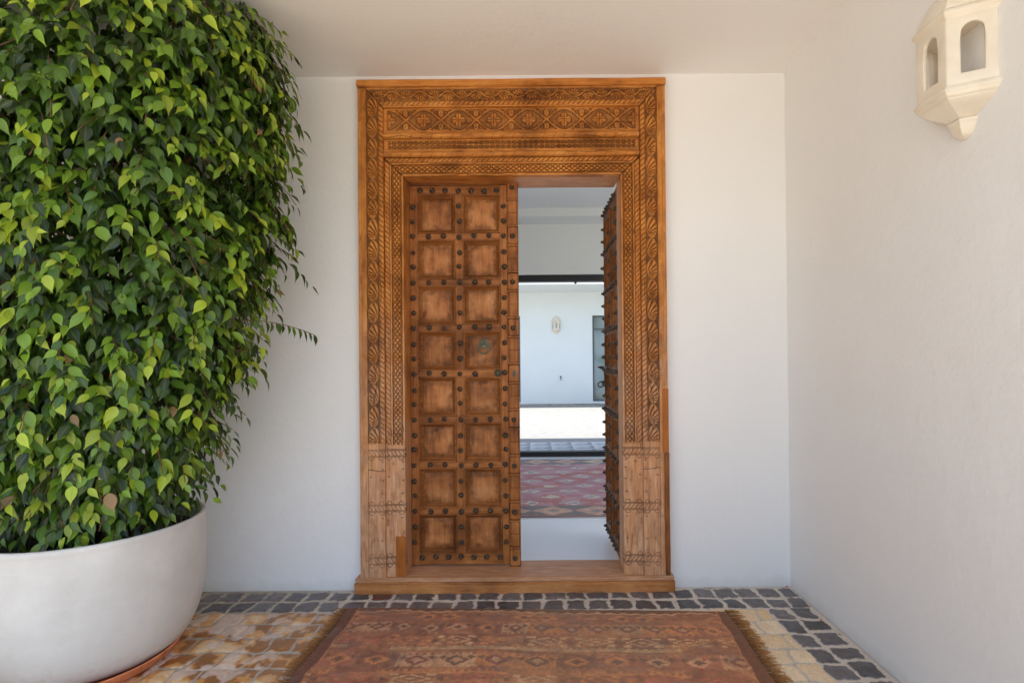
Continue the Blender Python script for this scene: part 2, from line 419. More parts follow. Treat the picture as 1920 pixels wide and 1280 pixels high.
tag(mb.build('hall_far_wall', M['inner']), 'white wall above the wide black framed opening to the courtyard', 'wall')
fr = empty('sliding_door_frame', (0, HY1+.05, HF), 'black metal frame of the wide opening between hall and courtyard', 'door frame')
mb = MB(); mb.box(OX0, OX1, -.02, .10, 2.145, 2.225); mb.build('head_rail', M['black'], fr, .004)
mb = MB(); mb.box(OX0, OX1, -.02, .10, 0.0, .062); mb.build('threshold_rail', M['black'], fr, .004)
mb = MB(); mb.box(OX0, OX0+.06, -.02, .10, .062, 2.145); mb.build('side_post', M['black'], fr)
mb = MB(); mb.box(OX1-.06, OX1, -.02, .10, .062, 2.145); mb.build('side_post', M['black'], fr)
mb = MB(); mb.lathe([(.004, 0), (.016, -.006), (.016, -.022), (.008, -.03)], 12, (.565, -.0, 2.145)); mb.build('stopper', M['dark'], fr)

# courtyard
cy0 = HY1+.2
M['court'] = simple('pale_courtyard_stone', (.25, .255, .25), .85, 0, .10, 7, .002)
mb = MB(); zc = -.0
mb.add([(-9, cy0, zc), (9, cy0, zc), (9, 13, zc), (-9, 13, zc)], [(0, 1, 2, 3)]); struct(mb.build('courtyard_floor', M['court']))
# patterned tile strip under the near eave
def tile_strip():
    xs = np.arange(-1.6, 2.0, .02); ys = np.arange(cy0+.01, 5.1, .02)
    X, Y = np.meshgrid(xs, ys, indexing='ij'); t = .30
    u = (X/t) % 1; v = ((Y-5.1)/t) % 1
    k = np.abs(u-.5)+np.abs(v-.5)*1.0
    q = (k < .42); tri = (u > v)
    c = np.where(q[..., None], np.array([.50, .52, .53]), np.where(tri[..., None], np.array([.24, .26, .28]), np.array([.60, .60, .60])))
    V = np.stack([X, Y, np.full_like(X, .004)], -1).reshape(-1, 3)
    o = link('tile_strip', np_mesh('tile_strip', V, grid_faces(len(xs), len(ys)), {'col': c.reshape(-1, 3), 'rgh': np.full(X.size, .6)}), None, M['stone']); struct(o)
tile_strip()
def far_setts():
    xs = np.arange(-1.6, 3.2, .02); ys = np.arange(11.25, 12.0, .02)
    X, Y = np.meshgrid(xs, ys, indexing='ij')
    k = fbm(X, Y*2, .12, 5, 3); c = np.where((k > .5)[..., None], np.array([.40, .36, .31]), np.array([.20, .17, .15]))*np.ones(X.shape+(1,))
    V = np.stack([X, Y, np.full_like(X, .004)], -1).reshape(-1, 3)
    o = link('sett_strip', np_mesh('sett_strip', V, grid_faces(len(xs), len(ys)), {'col': c.reshape(-1, 3), 'rgh': np.full(X.size, .8)}), None, M['stone']); struct(o)
far_setts()
mb = MB(); mb.box(-6, 7, HY1+.2, 4.95, 3.0, 3.25)
tag(mb.build('courtyard_eave', M['inner']), 'white flat eave along the near side of the courtyard', 'eave')
mb = MB(); mb.box(-6, 7, 10.3, 12.3, 3.10, 3.4)
tag(mb.build('far_porch_roof', M['inner']), 'white flat porch roof on the far side of the courtyard', 'roof')
# far wall with two tall windows
FWY = 12.0
WA = (-1.9, -.275); WB = (1.745, 3.3)            # window openings in x
mb = MB()
mb.box(-6, WA[0], FWY, FWY+.3, 0, 3.10); mb.box(WA[1], WB[0], FWY, FWY+.3, 0, 3.10); mb.box(WB[1], 7, FWY, FWY+.3, 0, 3.10)
for a_, b_ in (WA, WB): mb.box(a_, b_, FWY, FWY+.3, 2.46, 3.10); mb.box(a_, b_, FWY, FWY+.3, 0, .06)
cw = tag(mb.build('courtyard_wall', M['inner']), 'white courtyard wall across the sunlit yard seen through the doorway', 'wall')
for a_, b_ in (WA, WB):
    f = MB(); t = .05
    f.box(a_, b_, FWY+.05, FWY+.13, 2.46-t, 2.46); f.box(a_, b_, FWY+.05, FWY+.13, .06, .06+t)
    f.box(a_, a_+t, FWY+.05, FWY+.13, .06+t, 2.46-t); f.box(b_-t, b_, FWY+.05, FWY+.13, .06+t, 2.46-t)
    f.box(a_+t, b_-t, FWY+.055, FWY+.125, 2.06, 2.10)
    wn = f.build('window', M['grey_frame'], cw)
    p = MB(); p.box(a_+t, b_-t, FWY+.085, FWY+.095, .06+t, 2.46-t); p.build('pane', M['glass'], wn)
tp = MB(); tp.lathe([(.022, 0), (.022, -.01), (.010, -.012), (.010, -.09)], 10, (.85, FWY, .74), 'y'); tp.tube([(.85, FWY-.08, .74), (.85, FWY-.10, .70), (.85, FWY-.10, .65)], .010)
tp.box(.83, .87, FWY-.06, FWY-.04, .76, .775)
tag(tp.build('wall_tap', M['dark']), 'small dark tap low on the white wall across the courtyard', 'tap')
# boundary walls of the courtyard so that it is a closed yard
mb = MB(); mb.box(-6.3, -6, cy0, 12.3, 0, 3.4); mb.box(7, 7.3, cy0, 12.3, 0, 3.4)
tag(mb.build('yard_side_wall', M['inner']), 'white walls closing the two sides of the courtyard', 'wall')

# hall rug
def color_pick(idx, cols): return np.array(cols)[idx]
def hall_rug():
    x0, x1, y0, y1, st = -1.5, 1.5, 1.13, 3.43, .010
    xs = np.arange(x0, x1, st); ys = np.arange(y0, y1, st); X, Y = np.meshgrid(xs, ys, indexing='ij')
    Yj = Y+(vnoise(X, Y, .06, 5)-.5)*.025; Xj = X+(vnoise(X, Y, .05, 6)-.5)*.02
    px, py = .34, .40
    row = np.floor(Yj/(py*.5)); xo = Xj+np.where(row % 2 == 0, 0, px/2)
    u = np.abs((xo/px) % 1-.5)*2; v = np.abs((Yj/(py*.5)) % 1-.5)*2
    k = u*.95+v*.75+(vnoise(X, Y, .035, 29)-.5)*.35
    ci = np.floor(xo/px); hh = np.modf(np.abs(np.sin(ci*12.9+row*78.2)*4375.5))[0]
    base = np.where((vnoise(X, Y, .3, 8) > .52)[..., None], np.array([.46, .12, .11]), np.array([.44, .17, .19]))
    base = np.where((vnoise(X, Y*3, .25, 18) > .66)[..., None], np.array([.52, .24, .27]), base)
    base = base*(.8+.4*fbm(X, Y*4, .1, 12, 3))[..., None]
    c = base
    ring = (k < .80); c = np.where(ring[..., None], np.where((hh > .5)[..., None], np.array([.44, .25, .26]), np.array([.50, .15, .13])), c)
    c = np.where(((k < .95) & (hh > .95))[..., None], np.array([.70, .30, .10]), c)
    c = np.where((k < .48)[..., None], np.where((hh > .25)[..., None], np.array([.62, .53, .43]), np.array([.50, .42, .33])), c)
    c = np.where(((k < .26) & (hh > .4))[..., None], np.array([.33, .24, .26]), c)
    # grey brown borders with pale and peach medallions
    for lo, hi in ((y0, y0+.30), (y1-.30, y1)):
        inb = (Y > lo) & (Y < hi); mid_ = (lo+hi)/2
        kk = np.abs(((Xj+.1*(hi > 2))/.34) % 1-.5)*2+np.abs(Yj-mid_)/.13
        hb = np.modf(np.abs(np.sin(np.floor((Xj+.1*(hi > 2))/.34)*91.7)*311.1))[0]
        bc = np.where((kk < 1)[..., None], np.where((hb > .5)[..., None], np.array([.60, .43, .28]), np.array([.58, .33, .22])), np.array([.17, .13, .12]))
        bc = np.where((kk < .35)[..., None], np.array([.33, .25, .2]), bc)
        bc = bc*(.75+.5*vnoise(X, Y, .04, 13))[..., None]
        c = np.where(inb[..., None], bc, c)
    edge = (Y < y0+.03) | (Y > y1-.03); c = np.where(edge[..., None], np.array([.30, .14, .11]), c)
    Z = HF+.008+(vnoise(X, Y, .3, 4)-.5)*.004
    V = np.stack([X, Y, Z], -1).reshape(-1, 3)
    me = np_mesh('rug', V, grid_faces(len(xs), len(ys)), {'col': (c*1.0+.10).clip(0, 1).reshape(-1, 3)})
    o = link('rug', me, None, M['wovenfar']); s_ = o.modifiers.new('s', 'SOLIDIFY'); s_.thickness = .006; s_.offset = -1
    tag(o, 'pink and red kilim rug with pale diamonds on the white hall floor', 'rug')
hall_rug()

# ------------------------------------------------------------------ carved doorway
XC = -.09
H1, H2_, H3 = .824, .690, .585      # half widths: outside, inner member, opening
ZS = .086                            # top of the sill
door = empty('carved_doorway', (XC, 0, 0), 'carved orange-brown teak doorway frame with shell scroll borders in the white wall', 'door frame')

def fr_(x): return x-np.floor(x)
def c_rope(s, t, p=.027, k=1.0):
    """s 0..1 across, t along in m"""
    prof = np.sqrt(np.clip(1-(2*s-1)**2, 0, 1)); f = fr_(t/p+k*s*.8)
    gr = np.abs(f-.5)*2; g = sstep(.62, .95, gr)
    h = prof*(1-.75*g); return h, g*.75*(prof > .2)+(prof < .3)*.6
def c_diamond(s, t, p=.030):
    a = s*2; b = t/p
    g = np.minimum(np.abs(fr_(a+b)-.5), np.abs(fr_(a-b)-.5))*2    # 0 at lattice line centre
    d = sstep(.08, .42, g)
    node = (np.abs(s-.5) < .46)
    return d*node+(1-node)*.8, (1-sstep(.05, .30, g))*node*.95
def c_shell(s, t, p=.111, w=.055):
    """shells alternate their lean along the band"""
    i = np.floor(t/p); f = fr_(t/p)
    a = (2*s-1)
    X = a*.5*w; Y = (f-.5)*p
    lean = .28
    ex = X-lean*Y*.15; e = np.sqrt((ex/(w*.46))**2+(Y/(p*.47))**2)
    # fan focus at lower inner corner
    fx, fy = w*.42, -p*.34
    th = np.arctan2(Y-fy, -(X-fx)); rr = np.sqrt((X-fx)**2+(Y-fy)**2)
    ribs = np.abs(fr_(th/(PI*.112)+rr*11+.07*np.sin(i*2.3))-.5)*2
    inside = sstep(1.0, .86, e)
    rim = np.exp(-((e-.97)/.07)**2)
    hr = sstep(.22, .62, ribs)
    h = inside*(.35+.65*hr)*sstep(1.05, .5, e*.9)+rim*.55
    # small eye between shells
    g = inside*(1-sstep(.16, .48, ribs))+(1-inside)*(1-rim)*.9
    h = np.maximum(h, .05)
    return np.clip(h, 0, 1), np.clip(g, 0, 1)
def c_scroll(s, t, p=.150, w=.056):
    """waving vine with leaves; s across (0..1), t along"""
    f = fr_(t/p); y = (s-.5)*w; vine = np.sin(2*PI*f)*w*.30
    dv = np.abs(y-vine)/np.sqrt(1+(2*PI*w*.30/p*np.cos(2*PI*f))**2)
    hv = sstep(.0065, .002, dv); g = sstep(.002, .006, dv)*sstep(.013, .006, dv)*.7
    h = hv*.8
    for sg, ph in ((1, .75), (-1, .25)):
        cx = (fr_(t/p-ph+.5)-.5)*p; cyy = y-sg*w*.16
        th = np.arctan2(cyy*sg+w*.28, cx); r = np.sqrt(cx**2+(cyy*sg+w*.28)**2)
        petal = np.abs(fr_(th/(PI*.17)+r*9)-.5)*2; lim = w*(.52+.10*petal)
        ins = sstep(lim, lim*.9, r)*(np.abs(cx) < p*.23)
        h = np.maximum(h, ins*(.3+.6*sstep(.1, .6, petal))); g = np.maximum(g, ins*(1-sstep(.15, .5, petal)))
    return np.clip(h, 0, 1), np.clip(g+(h < .05)*.75, 0, 1)
def c_floral(s, t, p=.190, w=.123):
    f = fr_(t/p)-.5; x = f*p; y = (s-.5)*w
    # diagonals crossing at x=0
    h = np.zeros_like(x); g = np.zeros_like(x)
    ax = np.abs(x); ay = np.abs(y)
    curve = ay-(w*.5)*np.sin(np.clip(ax/(p*.5), 0, 1)*PI/2)**1.15
    dl = np.abs(curve)*.75; h = np.maximum(h, sstep(.0060, .0020, dl)*.85); g = np.maximum(g, sstep(.003, .007, dl)*sstep(.013, .007, dl)*.8)
    # buds above and below crossing
    by = ay-w*.30; eb = np.sqrt((x/.015)**2+(by/.021)**2)
    h = np.maximum(h, sstep(1.05, .75, eb)*.95); g = np.maximum(g, np.exp(-((eb-1.12)/.16)**2)*.9)
    la = np.hypot(ax-.026, ay-w*.30); lf = np.abs(la-.019); m1 = (ay > w*.18)
    h = np.maximum(h, sstep(.0055, .002, lf)*.7*m1); g = np.maximum(g, sstep(.002, .005, lf)*sstep(.010, .005, lf)*.6*m1)
    # quatrefoil in the lozenge
    qx = p*.5-ax
    q = np.minimum(np.hypot(qx-.022, y), np.hypot(qx, ay-.022)); q = np.minimum(q, np.hypot(qx, y)*.9+.004)
    h = np.maximum(h, sstep(.017, .011, q)*.9); g = np.maximum(g, np.exp(-((q-.0185)/.0028)**2)*.9)
    vein = np.minimum(np.abs(qx), ay); g = np.maximum(g, sstep(.0035, .001, vein)*(q < .015)*.8)
    h = h-sstep(.003, .001, vein)*(q < .015)*.4
    return np.clip(h, 0, 1), np.clip(g+(h < .06)*.6, 0, 1)
def c_checker(s, t, p=.0295):
    u = fr_(s*2); v = fr_(t/p); a, b = np.abs(u-.5)*2, np.abs(v-.5)*2
    star = np.minimum(np.abs(a-b), 1-np.maximum(a, b)*.98)
    d = sstep(.06, .22, star); edge = sstep(.99, .84, np.maximum(a, b))
    return np.clip((1-d)*.9+(1-edge)*.8, 0, 1), d*edge

def strip(nu, nv, fn):
    pass
def carved(name, mat, parent, P, s_len, t_of, n_s, n_t, hfun, depth, wash=None, back=True):
    """P(s,t,h) -> xyz ; s in [0,1]; t between t_of(s)[0..1]"""
    s = np.linspace(0, 1, n_s)[:, None]*np.ones((1, n_t)); k = np.linspace(0, 1, n_t)[None, :]*np.ones((n_s, 1))
    t0, t1 = t_of(s); t = t0+(t1-t0)*k
    sd_ = (sum(map(ord, name))*7) % 90
    tj = t+(vnoise(t, s*s_len, .09, sd_)-.5)*.012
    chip = sstep(.70, .80, fbm(s*s_len*2.2, t, .055, sd_+3, 4))
    h, g = hfun(s*s_len, np.where(t < .85, t, tj))
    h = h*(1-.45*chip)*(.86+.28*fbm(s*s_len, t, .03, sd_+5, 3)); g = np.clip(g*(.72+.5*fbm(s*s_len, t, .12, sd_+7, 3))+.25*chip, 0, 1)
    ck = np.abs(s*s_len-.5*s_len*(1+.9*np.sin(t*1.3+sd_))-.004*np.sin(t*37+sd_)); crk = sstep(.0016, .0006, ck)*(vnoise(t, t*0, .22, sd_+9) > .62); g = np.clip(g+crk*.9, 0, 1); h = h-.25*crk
    pat_ = sstep(.50, .68, fbm(s*s_len*1.2, t*.45, .05, sd_+11, 4))*.38
    g = np.maximum(g, (k > 1-1.2/n_t)*1.0)
    if name in ('top_rail', 'inner_lintel'): g = np.maximum(g, (k < 1.2/n_t)*1.0)
    wv = wash(s*s_len, t) if wash is not None else np.zeros_like(h)
    V = P(s*s_len, t, h*depth).reshape(-1, 3)
    F = grid_faces(n_s, n_t)
    att = {'groove': g.ravel(), 'wash': wv.ravel(), 'patina': pat_.ravel()}
    # side skirts going back into the wall
    nb = len(V); B = V.copy(); B[:, 1] = .004
    idx = np.arange(n_s*n_t).reshape(n_s, n_t)
    loop = np.concatenate([idx[:, 0], idx[-1, 1:], idx[-2::-1, -1], idx[0, -2:0:-1]])
    sk = V[loop].copy(); sk[:, 1] = .004
    m_ = len(loop); j = np.arange(m_); jn = (j+1) % m_
    F2 = np.stack([loop[j], nb+j, nb+jn, loop[jn]], -1)
    V = np.vstack([V, sk]); att = {a_: np.concatenate([v_, v_[loop]]) for a_, v_ in att.items()}
    me = np_mesh(name, V, np.vstack([F, F2]), att, True)
    bm = bmesh.new(); bm.from_mesh(me); bmesh.ops.recalc_face_normals(bm, faces=bm.faces[:]); bm.to_mesh(me); bm.free()
    me.set_sharp_from_angle(angle=R(65))
    return link(name, me, parent, mat)

ZLOW = .80      # carving stops here; plain engraved foot below
def engraved(s, t, w):
    """knot bands cut in the plain feet of the jambs"""
    g = np.zeros_like(t)
    for zc, top in ((.745, True), (.452, False), (.172, False)):
        d = t-zc
        for o_ in (-.020, -.014, .014, .020): g = np.maximum(g, sstep(.0026, .0010, np.abs(d-o_)))
        ins = np.abs(d) < .012
        g = np.maximum(g, sstep(.0036, .0014, np.abs(fr_(s/.022+d/.030)-.5)*.022)*ins*.9)
        for sg in (-1, 1):
            if top and sg > 0: continue
            for cx in (.18*w, .82*w):
                q = np.abs(np.hypot(s-cx, (d-sg*.020)*.9)-.014)
                g = np.maximum(g, sstep(.0032, .0012, q)*((d*sg) > .020)*.85)
    # nail holes and checks
    for (cx, cz) in ((.9, .70), (.92, .66), (.15, .62), (.93, .60), (.88, .53), (.86, .40), (.85, .28), (.84, .16)):
        g = np.maximum(g, sstep(.006, .003, np.hypot(s-cx*w, t-cz)))
    return g
def wash_fn(s, t):
    return sstep(1.75, .40, t+(vnoise(s, t, .05, 2)-.5)*.6)*.82+sstep(2.0, .8, t)*.12

def outer_prof(s, t):
    """outer jamb: plain strip .046 | line | shells .060 | rope .024"""
    h = np.full_like(s, .55); g = np.zeros_like(s)
    m1 = s < .044
    h = np.where(m1, .60-.02*np.cos(s*400), h)
    g = np.maximum(g, sstep(.0020, .0008, np.abs(s-.018))*.35)
    m2 = (s > .047) & (s < .105)
    hs, gs = c_shell((s-.047)/.058, t, .111, .058); h = np.where(m2, .10+.80*hs, h); g = np.where(m2, gs, g)
    m3 = (s >= .108) & (s < .134)
    hr, gr = c_rope((s-.108)/.026, t, .027); h = np.where(m3, .15+.55*hr, h); g = np.where(m3, gr, g)
    gl = sstep(.0022, .0010, np.minimum(np.abs(s-.0455), np.abs(s-.1065))); h = h*(1-gl*.6); g = np.maximum(g, gl*.9)
    return h, g
def jamb_outer(s, t):
    h, g = outer_prof(s, t)
    low = sstep(ZLOW+.004, ZLOW-.004, t+.0*s); sc = s
    ge = engraved(np.clip(s-.045, 0, 1), t, .085)*(s > .046)*.85
    hl = .50-.25*ge
    arch = sstep(.030, .020, np.hypot(s-.076, (t-ZLOW)*.9))*(t > ZLOW-.001)
    return h*(1-low)+hl*low, np.clip(g*(1-low)+np.maximum(np.maximum(ge*.8, sstep(.0030, .0012, np.abs(t-.655-.004*np.sin(s*40)))*(s > .046)), sstep(.002, .0008, np.abs(s-.0455))*.8)*low, 0, 1)
def jamb_inner(s, t):
    """inner member .105 : rope .030 | fillet .016 | lattice .045 | lip .014"""
    h = np.full_like(s, .6); g = np.zeros_like(s)
    m = s < .027; hr, gr = c_rope(s/.027, t, .027, 1.2); h = np.where(m, .1+.5*hr, h); g = np.where(m, gr, g)
    m = (s > .0315) & (s < .040); h = np.where(m, .85, h)
    m = (s > .044) & (s < .090); hd, gd = c_diamond((s-.044)/.046, t, .030); h = np.where(m, .2+.55*hd, h); g = np.where(m, gd, g)
    for q in (.029, .0425, .0915): gl = sstep(.0024, .0010, np.abs(s-q)); h = h*(1-.6*gl); g = np.maximum(g, gl*.85)
    h = np.where(s > .094, .75, h)
    low = sstep(ZLOW+.004-.01, ZLOW-.014, t); ge = engraved(s, t, .10)*.85
    return h*(1-low)+(.6-.25*ge)*low, np.clip(g*(1-low)+ge*low, 0, 1)

YO, YI, CD = -.040, -.026, .016
T1, T0 = 2.704, 2.598
DEP = 650
for sg in (-1, 1):
    # outer jamb, mitred at the top
    def Po(s, t, h, sg=sg): return np.stack([sg*(H1-s), YO-h, t], -1)
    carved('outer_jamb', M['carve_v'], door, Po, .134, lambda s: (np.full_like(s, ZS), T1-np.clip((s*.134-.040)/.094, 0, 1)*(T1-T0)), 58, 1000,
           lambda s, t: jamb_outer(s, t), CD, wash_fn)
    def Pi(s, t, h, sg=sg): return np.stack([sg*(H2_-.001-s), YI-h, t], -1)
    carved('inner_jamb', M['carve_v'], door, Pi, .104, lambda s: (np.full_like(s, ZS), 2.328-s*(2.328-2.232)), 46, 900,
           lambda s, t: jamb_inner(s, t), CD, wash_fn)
# outer top member (mitred both ends) : scroll + rope
def top_prof(s, t):        # s from the top down 0..(.106)
    h = np.full_like(s, .55); g = np.zeros_like(s)
    m = (s > .012) & (s < .070); hs, gs = c_scroll((s-.012)/.058, t); h = np.where(m, .12+.8*hs, h); g = np.where(m, gs, g)
    m = (s > .074) & (s < .098); hr, gr = c_rope((s-.074)/.024, t); h = np.where(m, .15+.6*hr, h); g = np.where(m, gr, g)
    gl = sstep(.0022, .001, np.minimum(np.abs(s-.011), np.abs(s-.072))); h *= 1-.5*gl; g = np.maximum(g, gl*.8)
    return h, g
def Pt(s, t, h): return np.stack([t, YO-.001-h, T1-s], -1)
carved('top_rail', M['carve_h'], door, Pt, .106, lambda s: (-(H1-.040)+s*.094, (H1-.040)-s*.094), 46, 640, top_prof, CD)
# lintel panels between the jambs
def level(name, z1, z0, y, fn, half=H2_-.001, ns=40, nt=560, d=.012):
    carved(name, M['carve_h'], door, lambda s, t, h: np.stack([t, y-h, z1-s], -1), z1-z0, lambda s: (-half+0*s, half+0*s), ns, nt, fn, d)
def f_floral(s, t):
    m = (s > .006) & (s < .118) & (np.abs(t) < H2_-.02); h, g = c_floral((s-.002)/.121, t+.095)
    return np.where(m, .08+.85*h, .55), np.where(m, g, sstep(.10, .13, s)*.1)
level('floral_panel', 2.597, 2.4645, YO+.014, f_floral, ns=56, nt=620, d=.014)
def f_bead(w):
    def f(s, t):
        h = np.sqrt(np.clip(1-(2*s/w-1)**2, 0, 1)); g = sstep(.0032, .0012, np.abs(fr_(t/.055+s*14)-.5)*.055)*(s/w > .35)*.55
        return h-.12*g, g+(h < .25)*.4
    return f
level('upper_bead', 2.4635, 2.432, YO+.006, f_bead(.0315), ns=16, nt=400, d=.018)
def f_check(s, t):
    m = (s > .008) & (s < .050) & (np.abs(t) < H2_-.022); h, g = c_checker((s-.008)/.042, t)
    return np.where(m, .1+.6*h, .6), np.where(m, g, sstep(.0025, .001, np.minimum(np.abs(s-.007), np.abs(s-.0515)))*.6)
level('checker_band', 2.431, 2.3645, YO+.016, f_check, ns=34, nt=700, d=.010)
level('lower_bead', 2.3635, 2.3325, YO+.006, f_bead(.031), ns=16, nt=400, d=.018)
def f_in(s, t):
    h, g = jamb_inner(s*(.104/.099), t+1.5+ZLOW)
    return h, g
carved('inner_lintel', M['carve_h'], door, lambda s, t, h: np.stack([t, YI-.001-h, 2.3315-s], -1), .0995,
       lambda s: (-(H2_-.002)+s*.104, (H2_-.002)-s*.104), 44, 700, f_in, CD)
def wbox(name, mat, parent, x0, x1, y0, y1, z0, z1, bevel=.004, wash_glare=0.0, wob=.0015, seg=2):
    """board with a slightly worn outline"""
    mb = MB(); mb.box(x0, x1, y0, y1, z0, z1); o = mb.build(name, mat, parent, bevel, seg)
    me = o.data; L = max(x1-x0, z1-z0)
    bm = bmesh.new(); bm.from_mesh(me)
    if L > .5:
        ax = Vector((1, 0, 0)) if x1-x0 > z1-z0 else Vector((0, 0, 1)); lo = x0 if x1-x0 > z1-z0 else z0
        nseg = int(L/.06)
        for k in range(1, nseg):
            bmesh.ops.bisect_plane(bm, geom=bm.verts[:]+bm.edges[:]+bm.faces[:], plane_co=ax*(lo+L*k/nseg), plane_no=ax)
        for v in bm.verts:
            q = v.co.dot(ax); v.co += Vector((math.sin(q*9.1+v.co.y*3)*.5*(ax.x == 0), 0, math.sin(q*7.3+q*q*3+x0)*.6*(ax.x == 1)))*wob
    bm.to_mesh(me); bm.free()
    a = me.attributes.new('wash', 'FLOAT', 'POINT'); a.data.foreach_set('value', [wash_glare if not callable(wash_glare) else wash_glare(v.co) for v in me.vertices])
    return o
wbox('cap_rail', M['carve_h'], door, -H1-.004, H1+.004, -.062, .003, T1+.001, 2.742)
# reveal boards of the opening (jamb linings) and head
wbox('jamb_lining', M['carve_v'], door, -H3-.09, -H3-.001, -.024, .185, ZS, 2.335, wash_glare=lambda c: .9 if c.z < .9 else .1)
wbox('jamb_lining', M['carve_v'], door, H3+.001, H3+.09, -.024, .115, ZS, 2.335, wash_glare=1.0)  # full pale wash paints the bright glare onto this right reveal
wbox('head_lining', M['carve_h'], door, -H3, H3, -.024, .185, 2.2325, 2.325, wash_glare=lambda c: .9 if c.x > .0 else 0.0)
wbox('sill_board', M['sill'], door, -.850, .846, -.060, .185, .062, ZS-.001, bevel=.005, wash_glare=.85)
wbox('sill_beam', M['sill'], door, -.855, .850, -.066, .185, -.004, .061, bevel=.007, wash_glare=.10, wob=.004)
wbox('mended_block', M['patch'], door, -H3-.052, -H3-.001, -.0415, -.027, ZS+.001, .30, bevel=.0015)
wbox('mended_strip', M['patch'], door, H1-.030, H1+.002, -.0535, .003,   .74, 1.08, bevel=.002)
wbox('foot_strip', M['leaf_v'], door, H1-.022, H1+.004, -.056, .003, ZS+.002, .738, bevel=.003)
for sg in ():
    wbox('foot_board', M['carve_v'], door, sg*(H1-.045)-.0 if sg < 0 else H2_+.003, -(H2_+.003) if sg < 0 else H1-.045, -.0505, -.047, ZS+.001, .655, bevel=.001, wash_glare=1.0)

# ------------------------------------------------------------------ studded leaves
LW, LZ0, LZ1 = .551, .092, 2.226
RAILZ = [2.194-.2572*k for k in range(8)]+[.136]
stud_me = None
def make_stud_mesh():
    n = 16; prof = [(.0155, 0.0), (.0155, -.0025), (.0125, -.005), (.0085, -.007), (.0095, -.012), (.0088, -.018), (.0050, -.0225), (.001, -.0235)]
    vs = []
    for i, (r, h) in enumerate(prof):
        for k in range(n):
            a = 2*PI*k/n; rr = r*(1+(.16 if i < 4 else .05)*math.cos(8*a)); vs.append((rr*math.cos(a), h, rr*math.sin(a)))
    fs = [(i*n+k, i*n+(k+1) % n, (i+1)*n+(k+1) % n, (i+1)*n+k) for i in range(len(prof)-1) for k in range(n)]+[tuple((len(prof)-1)*n+k for k in range(n))]
    me = bpy.data.meshes.new('stud'); me.from_pydata(vs, [], fs)
    bm = bmesh.new(); bm.from_mesh(me); bmesh.ops.recalc_face_normals(bm, faces=bm.faces[:]); bm.to_mesh(me); bm.free()
    me.polygons.foreach_set('use_smooth', [True]*len(me.polygons)); me.set_sharp_from_angle(angle=R(50)); me.materials.append(M['iron']); return me
stud_me = make_stud_mesh()
stud_v = np.array([v.co[:] for v in stud_me.vertices]); 
SX = [.0195, .280, .5315]; CELLX = [(.0445, .2560), (.3030, .5110)]

def panel_mesh(w, h, rec=.024, mo=.023):
    """square panel: sloping moulding frame round a recessed worn field, origin at its lower left, front at y=0"""
    vs = []; fs = []
    rings = [(0, 0), (.0015, -.004), (.005, -.004), (.007, 0.0), (mo, rec*.75), (mo+.001, rec)]
    for ins, y in rings: vs += [(ins, y, ins), (w-ins, y, ins), (w-ins, y, h-ins), (ins, y, h-ins)]
    for r in range(len(rings)-1):
        for k in range(4): fs.append((r*4+k, r*4+(k+1) % 4, (r+1)*4+(k+1) % 4, (r+1)*4+k))
    return vs, fs, mo+.001, rec
def add_panel(root, x0, x1, z0, z1, seed):
    w_, h_ = x1-x0, z1-z0
    vs, fs, ins, rec = panel_mesh(w_, h_)
    me = bpy.data.meshes.new('panel_moulding'); me.from_pydata([(x0+a, b, z0+c) for a, b, c in vs], [], fs)
    at = me.attributes.new('patina', 'FLOAT', 'POINT'); at.data.foreach_set('value', [.15 if v.co.y > .010 else 0.05 for v in me.vertices])
    gt = me.attributes.new('groove', 'FLOAT', 'POINT'); gt.data.foreach_set('value', [(.6, .0, .0, .55, .0, .35)[k//4] for k in range(len(me.vertices))])
    n_ = 26; xs = np.linspace(x0+ins, x1-ins, n_); zs = np.linspace(z0+ins, z1-ins, n_)
    X, Z = np.meshgrid(xs, zs, indexing='ij')
    e = np.minimum(np.minimum(X-xs[0], xs[-1]-X), np.minimum(Z-zs[0], zs[-1]-Z))
    kx = .6+.7*((seed*37) % 11)/10
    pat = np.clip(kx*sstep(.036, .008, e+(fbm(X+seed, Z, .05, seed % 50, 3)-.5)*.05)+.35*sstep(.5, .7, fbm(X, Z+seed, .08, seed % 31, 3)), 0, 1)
    V = np.stack([X, rec-.003*sstep(0, .02, e)+(fbm(X, Z, .06, seed % 20, 2)-.5)*.002, Z], -1).reshape(-1, 3)
    p = link('panel', np_mesh('panel', V, grid_faces(n_, n_)[:, ::-1], {'patina': pat.ravel()*.9}), root, M['panel'])
    mo = link('moulding', me, p, M['leaf_h'])
    return p

